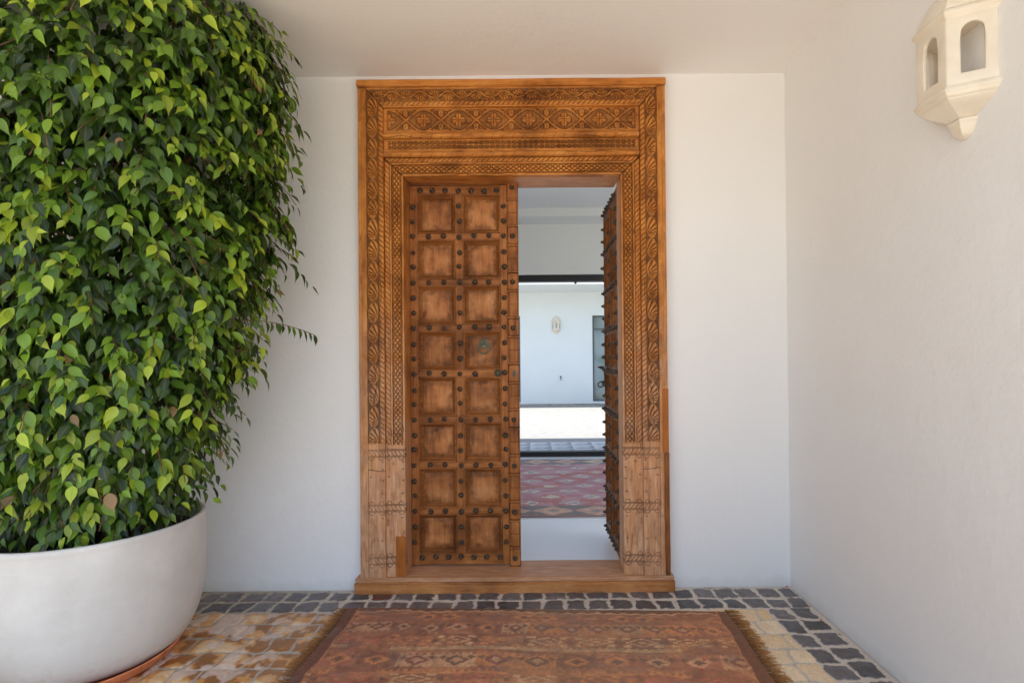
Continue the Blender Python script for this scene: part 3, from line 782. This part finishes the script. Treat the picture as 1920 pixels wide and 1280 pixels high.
leaf_a = empty('door_leaf', (XC-H3-.0+.000, .105, 0), 'closed left door leaf with sixteen square panels, iron studs and ring knocker', 'door leaf')
leaf_b = empty('door_leaf', (XC+H3+.006, .145+LW, 0), 'open right door leaf turned inward, seen edge-on with studs sticking out', 'door leaf', rz=-PI/2)
studs_pos = []
for i, z in enumerate(RAILZ):
    for x in SX:
        if 0 < i < 8: studs_pos.append((x, z))
for i in range(8):
    za, zb = RAILZ[i], RAILZ[i+1]
    for x in SX:
        for q in (.345, .665): studs_pos.append((x, za+(zb-za)*q))
for i in range(1, 8):
    for a, b in CELLX:
        for q in (.30, .69):
            if not (i == 4 and a > .3 and q > .5): studs_pos.append((a+(b-a)*q, RAILZ[i]))
for z in (RAILZ[0], RAILZ[8]):
    for k in range(7): studs_pos.append((.060+.0725*k, z))
def build_leaf(root, seed, astragal):
    rnd = random.Random(seed)
    # stiles and rails
    for (a, b) in ((0, CELLX[0][0]), (CELLX[1][1], LW)):
        wbox('stile', M['leaf_v'], root, a, b, 0, .045, LZ0, LZ1, .003, wob=.001)
    for i in range(9):
        zt = RAILZ[i]+.0195 if i else LZ1-.001; zb = RAILZ[i]-.0195 if i < 8 else LZ0+.001
        wbox('rail', M['leaf_h'], root, CELLX[0][0], CELLX[1][1], .001, .044, zb, zt, .003)
    for i in range(8):
        wbox('middle_stile', M['leaf_v'], root, CELLX[0][1], CELLX[1][0], .0005, .0445, RAILZ[i+1]+.0195, RAILZ[i]-.0195, .003)
        for a, b in CELLX:
            add_panel(root, a, b, RAILZ[i+1]+.0195, RAILZ[i]-.0195, rnd.randint(1, 400))
    back = MB(); back.box(.0, LW, .046, .062, LZ0+.002, LZ1-.002); back.build('back_board', M['leaf_v'], root)
    pos = [(x+rnd.uniform(-.003, .003), z+rnd.uniform(-.004, .004), 0) for x, z in studs_pos]
    if astragal: pos = [(LW+.030, z+(-.004 if i else .012), -.016) for i, z in enumerate(RAILZ) if i != 4]+pos
    for k, (x, z, y) in enumerate(pos[:100]):
        o = link('stud', stud_me, root); o.location = (x, y, z); o.rotation_euler = (0, rnd.uniform(0, .7), 0); s_ = rnd.uniform(.85, 1.05); o.scale = (s_, s_, s_)
    rest = pos[100:]
    if rest:
        mb = MB(); fs0 = [tuple(p.vertices) for p in stud_me.polygons]
        for x, z, y in rest: mb.add(stud_v+np.array([x, y, z]), fs0)
        o = mb.build('small_studs', M['iron'], root, smooth=50); o['kind'] = 'stuff'
build_leaf(leaf_a, 5, True); build_leaf(leaf_b, 9, False)
b_ = MB(); b_.lathe([(.016, 0), (.013, -.005), (.009, -.018), (.001, -.023)], 16, (.446, 0, RAILZ[4]), 'y'); b_.build('stud', M['iron'], leaf_b, smooth=50)
# carved astragal on the closed leaf
def astragal():
    x0, x1 = LW+.002, LW+.062; nz = 900; nx = 22
    xs = np.linspace(x0, x1, nx); zs = np.linspace(.080, LZ1+.004, nz); X, Z = np.meshgrid(xs, zs, indexing='ij')
    # repeating: block around each stud, collars, plain neck
    d = np.min(np.abs(Z[..., None]-np.array(RAILZ)), -1); c = np.abs(X-(x0+x1)/2)/(.5*(x1-x0))
    H = np.zeros_like(X); G = np.zeros_like(X)
    blk = d < .048; rnd_ = np.hypot(np.clip(c*.030-.016, 0, 1), np.clip(d-.034, 0, 1))
    H = np.where(blk, .012*sstep(.016, .010, rnd_), H)
    neck = (d > .056); H = np.where(neck, .008*sstep(.98, .80, c*1.02+.12), H)
    coll = np.abs(d-.054) < .0055; H = np.where(coll, .014, H)
    coll2 = np.abs(d-.1286) < .002; H = np.where(coll2, H-.002, H); G = np.where(coll2, .7, G)
    for q in (.0475, .060): G = np.maximum(G, sstep(.0022, .0008, np.abs(d-q))*.9)
    G = np.maximum(G, sstep(.74, .80, c)*sstep(.92, .86, c)*neck*.6)
    G = np.maximum(G, np.where(blk, sstep(.013, .017, rnd_)*.7, 0))
    Y = -.004-H
    V = np.stack([X, Y, Z], -1).reshape(-1, 3); idx = np.arange(nx*nz).reshape(nx, nz)
    loop = np.concatenate([idx[:, 0], idx[-1, 1:], idx[-2::-1, -1], idx[0, -2:0:-1]]); sk = V[loop].copy(); sk[:, 1] = .050
    nb = len(V); j = np.arange(len(loop)); jn = (j+1) % len(loop)
    F = np.vstack([grid_faces(nx, nz), np.stack([loop[j], nb+j, nb+jn, loop[jn]], -1)])
    me = np_mesh('astragal', np.vstack([V, sk]), F, {'groove': np.concatenate([G.ravel(), np.zeros(len(loop))])})
    bm = bmesh.new(); bm.from_mesh(me); bmesh.ops.recalc_face_normals(bm, faces=bm.faces[:]); bm.to_mesh(me); bm.free(); me.set_sharp_from_angle(angle=R(50))
    a = link('astragal', me, leaf_a, M['leaf_v'])
    mb = MB(); zc_ = RAILZ[4]-.002
    mb.lathe([(.013, 0), (.012, -.003), (.004, -.004), (.004, -.001)], 20, ((x0+x1)/2, -.016, zc_)); me2 = mb
    k = MB(); cxx = (x0+x1)/2; n = 20; vs = []
    for yy, sc_ in ((-.016, 1), (-.0195, .95)):
        for q in range(n): an = 2*PI*q/n; vs.append((cxx+.011*sc_*math.cos(an), yy, zc_+.020*sc_*math.sin(an)))
    k.add(vs, [tuple(range(n, 2*n))]+[(q, (q+1) % n, n+(q+1) % n, n+q) for q in range(n)]); kp = k.build('keyhole_plate', M['iron'], a, smooth=40)
    h = MB(); h.lathe([(.0036, 0), (.0036, -.0012)], 12, (cxx, -.0192, zc_+.004), 'y'); h.box(cxx-.0016, cxx+.0016, -.0204, -.0192, zc_-.012, zc_+.002); h.build('keyhole', M['dark'], kp)
astragal()
# ring knocker
def knocker():
    kx, kz = .4135, 1.318; y0 = .016
    plate = MB(); n = 40; vs = []
    for yy, sc_, lob in ((y0, 1, 1), (y0-.003, .96, 1), (y0-.006, .55, .3)):
        for q in range(n): an = 2*PI*q/n; r = .027*sc_*(1+.28*lob*math.cos(8*an)); vs.append((kx+r*math.cos(an), yy, kz+.014+r*math.sin(an)))
    vs.append((kx, y0-.009, kz+.014))
    plate.add(vs, [(a*n+q, a*n+(q+1) % n, (a+1)*n+(q+1) % n, (a+1)*n+q) for a in range(2) for q in range(n)]+[(2*n+q, 2*n+(q+1) % n, 3*n) for q in range(n)])
    kp = plate.build('knocker_plate', M['verd'], leaf_a, smooth=45)
    r = MB(); r.tube([(kx+.030*math.sin(a), y0-.014+.003*math.cos(a), kz-.012-.030*math.cos(a)) for a in [2*PI*q/32 for q in range(32)]], .0044, 10, True)
    r.build('ring', M['verd'], kp, smooth=60)
    s_ = MB(); s_.tube([(kx, y0, kz+.020), (kx, y0-.018, kz+.026), (kx, y0-.022, kz+.016), (kx, y0-.010, kz+.010)], .0045, 8); s_.build('staple', M['verd'], kp, smooth=60)
    b = MB(); b.lathe([(.021, 0), (.020, -.004), (.012, -.009), (.007, -.017), (.001, -.020)], 16, (.493, 0, RAILZ[4]), 'y'); b.build('large_stud', M['verd'], leaf_a, smooth=50)
knocker()
# hasp on the open leaf (local x runs towards the camera once open)
hz = RAILZ[4]
hp = MB(); hp.tube([(.03, -.010, hz+.020), (.02, -.030, hz+.022), (-.004, -.040, hz+.020), (-.012, -.020, hz+.012), (-.006, -.006, hz+.010)], .006, 8)
hp.box(.005, .16, -.010, -.002, hz+.008, hz+.024); hq = hp.build('hasp', M['iron'], leaf_b, smooth=45)
hp = MB(); hp.tube([(.03, -.006, hz-.075), (.03, -.035, hz-.078), (.03, -.050, hz-.092), (.03, -.046, hz-.108), (.03, -.030, hz-.112), (.03, -.008, hz-.102)], .0048, 8); hp.build('hook', M['iron'], leaf_b, smooth=50)
hp = MB(); hp.tube([(.06, -.012, hz+.01), (.09, -.010, hz-.10), (.12, -.008, hz-.19)], .004, 8); hp.build('hanging_pin', M['iron'], leaf_b, smooth=50)

# ------------------------------------------------------------------ ceramic wall lanterns
def lantern(root):
    Rr = .122; A = [90, 150, 210, 270]
    def ring(r, z): return [(r*math.cos(R(a)), r*math.sin(R(a)), z) for a in A]
    # body with three arched windows: z -.115 .. +.115
    z0, z1 = -.105, .105
    body = MB(); c = ring(Rr, 0)
    for k in range(3):
        a, b = Vector(c[k]), Vector(c[k+1]); U = (b-a).normalized(); L = (b-a).length
        ww = .0285; zb, zs = -.070, .050; na = 14; lo, hi = L/2-ww, L/2+ww
        def q4(*pts):
            vs = []
            for s_, z_ in pts: p = a+U*s_; vs.append((p.x, p.y, z_))
            body.add(vs, [(0, 1, 2, 3)])
        for e0, e1 in ((0, lo), (hi, L)):
            q4((e0, z0), (e1, z0), (e1, zb), (e0, zb)); q4((e0, zb), (e1, zb), (e1, zs), (e0, zs)); q4((e0, zs), (e1, zs), (e1, z1), (e0, z1))
        q4((lo, z0), (hi, z0), (hi, zb), (lo, zb))
        ar = [(L/2-ww*math.cos(PI*q/na), zs+ww*1.1*math.sin(PI*q/na)) for q in range(na+1)]
        for p_, n_ in zip(ar[:-1], ar[1:]): q4(p_, n_, (n_[0], z1), (p_[0], z1))
    me = bpy.data.meshes.new('body'); me.from_pydata(body.v, [], body.f)
    bm = bmesh.new(); bm.from_mesh(me); bmesh.ops.remove_doubles(bm, verts=bm.verts[:], dist=.0006); bmesh.ops.recalc_face_normals(bm, faces=bm.faces[:]); bm.to_mesh(me); bm.free()
    o = link('body', me, root, M['glaze']); sm = o.modifiers.new('s', 'SOLIDIFY'); sm.thickness = .013; sm.offset = 0
    bv = o.modifiers.new('b', 'BEVEL'); bv.width = .0045; bv.segments = 3; bv.limit_method = 'ANGLE'; bv.angle_limit = R(40)
    me.polygons.foreach_set('use_smooth', [True]*len(me.polygons)); me.set_sharp_from_angle(angle=R(70))
    def loft(name, prof, mat=M['glaze'], offs=0):
        mb = MB(); vs = []
        for r, z in prof: vs += ring(r, z)
        m_ = len(prof)
        fs = [(i*4+k, i*4+k+1, (i+1)*4+k+1, (i+1)*4+k) for i in range(m_-1) for k in range(3)]+[(i*4+3, i*4, (i+1)*4, (i+1)*4+3) for i in range(m_-1)]
        fs += [(0, 1, 2, 3), tuple((m_-1)*4+k for k in range(4))]
        mb.add(vs, fs)
        o = mb.build(name, mat, root); me_ = o.data
        bv = o.modifiers.new('b', 'BEVEL'); bv.width = .0035; bv.segments = 3; bv.limit_method = 'ANGLE'; bv.angle_limit = R(16)
        me_.polygons.foreach_set('use_smooth', [True]*len(me_.polygons)); return o
    loft('lower_moulding', [(.118, -.092), (.128, -.100), (.136, -.112), (.138, -.119), (.133, -.124), (.130, -.130), (.124, -.137)])
    cone = [(.124, -.1365), (.117, -.144), (.102, -.154), (.083, -.163), (.066, -.171), (.051, -.178), (.047, -.1815)]
    loft('base_cone', cone)
    loft('finial', [(.047, -.182), (.050, -.187), (.048, -.193), (.044, -.197), (.043, -.204), (.037, -.219), (.027, -.232), (.014, -.240), (.003, -.242)])
    loft('cornice', [(.118, .092), (.127, .100), (.133, .110), (.140, .117), (.140, .125), (.133, .133), (.128, .138)])
    loft('dome', [(.128, .1382), (.120, .160), (.106, .190), (.086, .218), (.062, .240), (.034, .256), (.020, .262), (.022, .272), (.016, .284), (.003, .290)])
lt = empty('wall_lantern', (1.402, -1.198, 2.172), 'large cream ceramic wall lantern with arched windows on the right-hand wall', 'wall lantern', 'ceramic wall lanterns')
lantern(lt)
lt2 = lt.copy(); C.objects.link(lt2); lt2.location = (.735, FWY-.002, 2.172); lt2.rotation_euler = (0, 0, PI/2)
for ch in list(lt.children):
    c2 = ch.copy(); C.objects.link(c2); c2.parent = lt2
lt2['label'] = 'small distant white lantern on the far courtyard wall seen through the doorway'

# ------------------------------------------------------------------ planter and ficus
PX, PY = -1.85, -.63
pot = empty('planter', (PX, PY, 0), 'big round off-white glazed bowl planter standing in a terracotta saucer', 'planter')
prof = [(.02, .022), (.26, .022), (.298, .030), (.330, .060), (.362, .115), (.386, .19), (.400, .28), (.404, .40), (.402, .50), (.398, .545), (.401, .562), (.397, .574), (.386, .576), (.374, .562), (.374, .51), (.37, .48)]
def smooth_prof(p, it=2):
    for _ in range(it):
        q = [p[0]]
        for a, b in zip(p[:-1], p[1:]): q += [(a[0]*.75+b[0]*.25, a[1]*.75+b[1]*.25), (a[0]*.25+b[0]*.75, a[1]*.25+b[1]*.75)]
        p = q+[p[-1]]
    return p
mb = MB(); mb.lathe(smooth_prof(prof), 96, caps=False); mb.build('bowl', M['pot'], pot, smooth=60)
mb = MB(); mb.lathe([(.001, .512), (.15, .516), (.30, .508), (.364, .500)], 48, caps=False); mb.build('soil', M['soil'], pot, smooth=60)
sa = MB(); sa.lathe(smooth_prof([(.0, .001), (.295, .001), (.320, .006), (.345, .044), (.348, .051), (.340, .052), (.328, .040), (.30, .014), (.02, .012)], 1), 96, (PX-.01, PY-.045, .004), caps=False)
tag(sa.build('saucer', M['terra'], smooth=60), 'round terracotta saucer under the off-white planter', 'saucer')

def ficus():
    root = empty('ficus_tree', (PX, PY, .51), 'tall dense weeping fig with glossy green and lime leaves in the planter', 'plant')
    Zp = np.array([.60, .70, .80, .97, 1.19, 1.41, 1.63, 1.85, 2.07, 2.45, 2.62, 2.74, 2.80]); Rp = np.array([.33, .37, .42, .49, .575, .645, .70, .745, .78, .80, .77, .72, .66])
    rng = np.random.default_rng(3)
    # leaf template: tip at +x length 1, width .5, folded along midrib, drip tip
    L = np.array([0, .08, .22, .40, .58, .72, .84, 1.0]); Wd = np.array([0, .115, .205, .232, .185, .100, .034, .0])
    sagz = -.16*L**2
    tv = []; mid = []
    for k in range(len(L)): tv.append((L[k], 0, sagz[k])); mid.append(1)
    for sgn in (1, -1):
        for k in range(1, len(L)-1): tv.append((L[k], sgn*Wd[k], sagz[k]+Wd[k]*.38)); mid.append(0)
    tv = np.array(tv); mid = np.array(mid, float); nL = len(L); fs = []
    for si in (0, 1):
        o_ = nL+si*(nL-2)
        for k in range(nL-1):
            a, b = k, k+1; c = o_+k-1 if k >= 1 else None; d = o_+k if k+1 <= nL-2 else None
            if c is None: f = (a, b, d, d)
            elif d is None: f = (a, b, c, c)
            else: f = (a, b, d, c)
            if si: f = f[::-1]
            fs.append(f)
    tri = [];
    for f in fs:
        u = []
        for q in f:
            if q not in u: u.append(q)
        if len(u) == 3: tri.append(tuple(u))
        else: tri += [(u[0], u[1], u[2]), (u[0], u[2], u[3])]
    tri = np.array(tri)
    pos = []; dirs = []; siz = []; tint = []; twigs = MB()
    def prad(z): return np.interp(z, Zp, Rp)
    def squash(th):      # flattened against the back wall and toward the camera
        s_ = math.sin(th); return .70 if s_ > 0 else .80
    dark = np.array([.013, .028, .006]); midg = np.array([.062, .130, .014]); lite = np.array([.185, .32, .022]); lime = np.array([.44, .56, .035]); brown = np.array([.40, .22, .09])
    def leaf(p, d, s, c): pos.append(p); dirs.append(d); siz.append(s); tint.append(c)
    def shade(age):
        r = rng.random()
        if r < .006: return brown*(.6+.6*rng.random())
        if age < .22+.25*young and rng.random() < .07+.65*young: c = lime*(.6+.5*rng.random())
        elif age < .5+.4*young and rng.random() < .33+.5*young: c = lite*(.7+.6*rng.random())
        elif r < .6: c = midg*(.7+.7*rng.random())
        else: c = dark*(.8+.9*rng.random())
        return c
    lump = lambda th, z: 1+.07*(fbm(np.array([th*1.1]), np.array([z]), .34, 15, 3)[0]-.5)*2
    NT = 5000; young = 0
    for t in range(NT):
        z = .60+2.19*rng.random()**.76; th = rng.random()*2*PI
        if z > 2.79: continue
        depthf = 1-abs(rng.normal())*.09 if rng.random() < .76 else rng.uniform(.30, .85)
        young = 1 if (depthf > .86 and rng.random() < .26) else 0
        rad = prad(z)*depthf*lump(th, z)
        qy = squash(th); c, s_ = math.cos(th), math.sin(th)
        # let the left-behind side be sparser (never seen)
        if s_ > .35 and rng.random() < .6: continue
        rad -= .035; root_p = np.array([c*rad, s_*rad*qy, z])
        outd = np.array([c, s_/qy, .0]); outd /= np.linalg.norm(outd)
        d = outd*rng.uniform(.4, 1.0)+np.array([rng.normal()*.35, rng.normal()*.35, rng.uniform(-.6, .25)]); d /= np.linalg.norm(d)
        ln = rng.uniform(.07, .17); nl = rng.integers(5, 9)
        if depthf > .95 and rng.random() < .03: ln *= 1.5; nl += 4
        pts = []
        for k in range(nl):
            f = k/(nl-1); p = root_p+d*(ln*f-.05)+np.array([0, 0, -.55*ln*f*f])
            pts.append(tuple(p))
            side = 1 if k % 2 else -1
            lat = np.cross(d, [0, 0, 1.0]); lat /= np.linalg.norm(lat)+1e-6
            ld = d*.35+lat*side*rng.uniform(.2, .8)+outd*.25+np.array([0, 0, -rng.uniform(.45, 1.5)])+rng.normal(size=3)*.18
            ld /= np.linalg.norm(ld)
            sz = rng.uniform(.050, .082)*(1-.38*(f > .8)*rng.random())
            if p[2] > 2.765 or (p[2] < .64 and math.hypot(p[0], p[1]) > .35): continue
            if p[1]+PY > -.035: continue
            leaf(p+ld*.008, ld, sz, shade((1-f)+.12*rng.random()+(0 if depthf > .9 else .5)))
        if t % 3 == 0: twigs.tube(pts, .0017, 4)
    # the long stray shoot that reaches out over the wall, and a few more
    for (z, th, ln, nl) in ((1.41, -.05, .40, 18), (1.28, -.12, .17, 9), (2.02, -.02, .13, 8), (1.73, .0, .11, 7), (2.30, -.25, .10, 7)):
        rad = prad(z)*.86; p0 = np.array([math.cos(th)*rad, math.sin(th)*rad*.8, z]); pts = []
        for k in range(nl):
            f = k/(nl-1); p = p0+np.array([ln*f, -.03*f, .05*f-.055*f*f*ln/.2]); pts.append(tuple(p))
            ld = np.array([.35, rng.uniform(-.4, .4), -1.0+rng.normal()*.15]); ld /= np.linalg.norm(ld)
            leaf(p, ld, rng.uniform(.040, .058), shade(.9 if rng.random() < .5 else .3))
        twigs.tube(pts, .0016, 4)
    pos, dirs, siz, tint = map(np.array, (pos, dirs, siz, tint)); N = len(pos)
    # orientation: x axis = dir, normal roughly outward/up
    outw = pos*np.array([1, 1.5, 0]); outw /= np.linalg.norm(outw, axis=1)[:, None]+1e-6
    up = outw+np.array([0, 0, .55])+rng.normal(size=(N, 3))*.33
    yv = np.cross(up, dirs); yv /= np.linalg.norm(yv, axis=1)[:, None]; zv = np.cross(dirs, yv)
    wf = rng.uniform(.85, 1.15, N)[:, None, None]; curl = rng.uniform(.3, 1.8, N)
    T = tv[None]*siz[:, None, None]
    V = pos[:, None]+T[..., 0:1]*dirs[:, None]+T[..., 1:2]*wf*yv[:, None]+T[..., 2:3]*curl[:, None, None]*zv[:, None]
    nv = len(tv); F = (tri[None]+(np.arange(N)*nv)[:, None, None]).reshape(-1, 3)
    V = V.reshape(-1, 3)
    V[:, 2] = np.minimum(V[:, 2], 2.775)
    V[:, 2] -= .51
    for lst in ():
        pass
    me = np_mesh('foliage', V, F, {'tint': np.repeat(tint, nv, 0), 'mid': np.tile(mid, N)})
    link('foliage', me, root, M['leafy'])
    twigs.v = [(x, y, z-.51) for x, y, z in twigs.v]
    twigs.build('twigs', M['bark'], root)['kind'] = 'stuff'
    tk = MB()
    rr = random.Random(4)
    for k in range(7):
        a = 2*PI*k/7+.3; r0 = .06+.05*rr.random(); pts = []; rs = []
        for q in range(9):
            f = q/8; z = -.03+f*(1.9+.2*rr.random()); sp = r0+.34*f*(.6+.6*rr.random())
            pts.append((math.cos(a+f*.8)*sp, math.sin(a+f*.8)*sp*.75, z)); rs.append(.020*(1-.75*f))
        tk.tube(pts, rs, 7)
        for q in range(2, 8):
            p = Vector(pts[q]); b = rr.uniform(0, 6.28); e = p+Vector((math.cos(b)*.35, math.sin(b)*.25, .22)); tk.tube([p, (p+e)/2+Vector((0, 0, .04)), e], [.008, .006, .003], 5)
    tk.build('trunk', M['bark'], root, smooth=60)
    print('ficus leaves', N)
ficus()

# ------------------------------------------------------------------ doormat kilim
def kilim():
    root = empty('rug', (.01, -.27, .0095), 'worn brown and rust kilim rug with fringed ends on the stone setts before the door', 'rug', rz=R(-1.6))
    W, D, st = 1.86, 1.30, .0045
    xs = np.arange(-W/2, W/2, st); ys = np.arange(0, D, st); X, Y = np.meshgrid(xs, ys, indexing='ij')
    Xq = X+(vnoise(X, Y, .09, 2)-.5)*.018; Yq = Y+(vnoise(X, Y, .16, 3)-.5)*.022
    q = .0075
    sx = np.round(Xq/q)*q; sy = np.round(Yq/q)*q
    def hsh(i, j=0, s=0): return np.modf(np.abs(np.sin(i*91.3+j*47.7+s*13.1)*9173.3))[0]
    pal = np.array([[.30, .125, .075], [.37, .165, .095], [.235, .10, .068], [.42, .22, .115], [.19, .085, .058], [.40, .23, .15]])
    cream = np.array([.56, .38, .23]); dkb = np.array([.105, .060, .042]); org = np.array([.47, .215, .095]); rust = np.array([.30, .10, .065]); tan = np.array([.46, .29, .185]); plum = np.array([.20, .085, .075])
    def put(c, m, col): return np.where(m[..., None], col, c)
    # ground, faded in broad abrash bands
    ab = fbm(X*.5, Y*2.2, .22, 33, 3)
    c = pal[np.clip((ab*6.2-.4).astype(int), 0, 5)]
    c = c*.5+.5*np.array([.31, .145, .09])
    # rows
    def lozenge(cx, cy, wx, wy): return np.abs(sx-cx)/wx+np.abs(sy-cy)/wy
    y = .045
    # row A: scattered double lozenges in a plain band
    pA = .46; ci = np.round(X/pA); cx = ci*pA
    for dx_ in (-.052, .052):
        k = lozenge(cx+dx_, .085, .060, .036); c = put(c, k < 1, org); c = put(c, k < .45, plum)
    k = lozenge(cx, .085, .030, .020); c = put(c, k < 1, rust)
    # row B: square boxes with lozenges, toothed edges
    def boxes(c, y0, y1, pw, seed):
        tooth = (np.floor(sx/.015) % 2 == 0)*.010
        inr = (sy > y0+tooth) & (sy < y1-tooth)
        b = np.floor((Xq+.03*seed)/pw); bx = (b+.5)*pw-.03*seed; r = hsh(b, seed)
        bc = np.where((r < .28)[..., None], tan, np.where((r < .5)[..., None], org, np.where((r < .75)[..., None], np.array([.24, .12, .075]), np.array([.34, .15, .10]))))
        bc = bc*(.85+.3*hsh(b, seed, 4))[..., None]
        c = put(c, inr, 0)+np.where(inr[..., None], bc, 0)
        cy = (y0+y1)/2
        k = np.abs(sx-bx)/(pw*.34)+np.abs(sy-cy)/((y1-y0)*.36)
        alt = hsh(b, seed, 2)
        lc = np.where((r < .5)[..., None], np.where((alt > .5)[..., None], plum, np.array([.17, .10, .07])), np.where((alt > .5)[..., None], org, tan))
        ringm = inr & (k < 1); inn = inr & (k < .48)
        c = np.where(ringm[..., None], lc, c); c = np.where(inn[..., None], np.where((r < .5)[..., None], tan*.95, dkb*1.5), c)
        # side triangles
        kt = np.abs(np.abs(sx-bx)-pw*.36)/(pw*.12)+np.abs(sy-cy+.018)/.016
        return put(c, inr & (kt < 1), dkb*1.6)
    c = boxes(c, .135, .235, .128, 1)
    # row C: horned motifs on brown ground
    def horns(c, yc, p, off, seed):
        b = np.floor((Xq+off)/p); bx = (b+.5)*p-off; u = np.abs(sx-bx); v = sy-yc; r = hsh(b, seed)
        col = np.where((r > .45)[..., None], cream*.92, np.where((r > .2)[..., None], org, rust*1.4))
        k = u/.075+np.abs(v)/.030
        c = np.where(((k < 1.12) & (k > .80) & (u < .07))[..., None], col, c)
        c = np.where((k < .30)[..., None], col, c)
        hk = (np.abs(v) > .020) & (np.abs(v) < .038) & (u > .050) & (u < .085+.0*v) & (np.abs(np.abs(v)-.029)+np.abs(u-.068)*.5 < .014)
        c = np.where(hk[..., None], col, c)
        kd = np.abs(u-p/2)/.028+np.abs(v)/.018
        return put(c, kd < 1, np.where((r > .5)[..., None], dkb*1.6, org*.9)*np.ones_like(c))
    c = horns(c, .295, .205, .04, 3)
    def comb(c, yc, col, wv=.016):
        t_ = (np.floor(sx/.0155) % 2 == 0) & (np.abs(sy-yc) < .012); base_ = (sy > yc) & (sy < yc+.018)
        seg = vnoise(X, Y*0, .25, 44) > .35
        return put(c, (t_ | base_) & seg, col)
    c = comb(c, .352, cream*.8)
    c = boxes(c, .395, .50, .165, 2)
    c = comb(c, .525, org)
    c = horns(c, .580, .24, .10, 5); c = comb(c, .64, cream*.75)
    c = boxes(c, .68, .79, .15, 6); c = horns(c, .86, .22, .0, 8); c = boxes(c, .93, 1.05, .16, 9)
    # dark far border with the cream zigzag
    zz = .030+.011*np.abs(fr_(Xq/.066)-.5)*2*1.2-.004
    c = put(c, Yq < zz, np.array([.13, .062, .030])); c = put(c, np.abs(Yq-zz) < .0045, cream)
    c = put(c, Yq > D-.05, np.array([.15, .075, .045]))
    # end borders
    en = W/2-np.abs(Xq)
    c = put(c, en < .055, np.array([.085, .038, .017])); c = put(c, np.abs(en-.060) < .004, org*.9)
    c = put(c, (en < .028) & (fr_(Y/.02) < .5), np.array([.11, .05, .022]))
    # fading, wear and warm edges
    f1 = fbm(X, Y, .30, 55, 4)[..., None]; c = c*(.72+.5*f1)
    mott = fbm(X, Y, .024, 66, 3)[..., None]; c = c*(.55+.90*mott)
    weave = vnoise(X*6, Y, .006, 77)[..., None]; c = c*(.86+.28*weave)
    ctr = np.exp(-(((X-.18)/.42)**2))[..., None]; c = c*(1-.25*ctr)+np.array([.40, .24, .165])*.25*ctr
    redl = sstep(0, -.9, X)[..., None]; c = c*(1-.30*redl)+np.array([.25, .088, .055])*.30*redl
    orr = sstep(.45, .8, X)[..., None]; c = c*(1-.22*orr)+np.array([.47, .20, .10])*.22*orr
    blue = sstep(.62, .72, fbm(X, Y*2, .12, 88, 3))[..., None]; c = c*(1-.3*blue)+np.array([.17, .14, .14])*.3*blue
    Z = .0035+.003*fbm(X, Y, .22, 99, 2)+.0012*vnoise(X*1, Y, .010, 98)+(np.abs(en-.057) < .004)*.001
    xx = X+.006*np.sin(Y*9)+.010*(Y-.5)*np.sign(X)*.0
    yy = -Y-.010*np.exp(-((X-.95)/.25)**2)-.006*np.sin(X*2.3)
    V = np.stack([xx, yy, Z], -1).reshape(-1, 3)
    o = link('weave', np_mesh('weave', V, grid_faces(len(xs), len(ys))[:, ::-1], {'col': np.clip(c*np.array([1.38, 1.22, .93]), 0, 1).reshape(-1, 3)}), root, M['rug'])
    sm = o.modifiers.new('s', 'SOLIDIFY'); sm.thickness = .006; sm.offset = -1
    rng = np.random.default_rng(8)
    for sg in (-1, 1):
        vs = []; fs = []; tip = []
        for k in range(560):
            yb = -rng.uniform(0.0, D); Lf = rng.uniform(.034, .078)*(1 if sg > 0 else .85); x0 = sg*(W/2-.006)+.006*math.sin(-yb*9)
            dy = rng.normal()*.012; wd = rng.uniform(.0012, .0026); b0 = len(vs)
            for f in (0, .5, 1):
                xx_ = x0+sg*Lf*f; yy_ = yb+dy*f*f+.004*math.sin(f*4+k); zz_ = .0045+.003*math.sin(PI*f*.8)*rng.random()-.001*f
                ww = wd*(1-.6*f)
                vs += [(xx_, yy_-ww, zz_), (xx_, yy_+ww, zz_), (xx_, yy_, zz_+.0018)]; tip += [f]*3
            for a in (0, 3):
                for i, j in ((0, 1), (1, 2), (2, 0)): fs.append((b0+a+i, b0+a+j, b0+a+3+j, b0+a+3+i))
        link('fringe', np_mesh('fringe', vs, fs, {'tip': np.array(tip)*rng.uniform(.6, 1)}), root, M['fringe'])
kilim()

# fallen petals
def petal(x, y, z, s, rz, label):
    mb = MB(); mb.add([(0,0,0),(s*.5,-s*.32,.003),(s,-s*.12,.002),(s*1.05,s*.14,.004),(s*.5,s*.36,.002),(s*.5,0,-.0005)], [(0,1,5),(1,2,5),(2,3,5),(3,4,5),(4,0,5)])
    o = mb.build('petal', M['petal']); o.location = (x, y, z); o.rotation_euler = (0, 0, rz); tag(o, label, 'petal', 'fallen red petals')
petal(1.363, -.022, .006, .016, .3, 'red petal in the far right corner where the two walls meet')
petal(1.352, -.395, .010, .012, 1.2, 'red petal on the dark setts beside the right-hand wall')
petal(.205, -.615, .0145, .015, .8, 'red petal near the middle of the brown rug')
petal(.70, -.735, .0145, .016, 2.0, 'red petal on the right end of the brown rug, the farther of two')
petal(.655, -.795, .0145, .016, .2, 'red petal on the right end of the brown rug, the nearer of two')
petal(-.635, -.66, .0145, .018, .5, 'red petal on the left end of the brown rug')
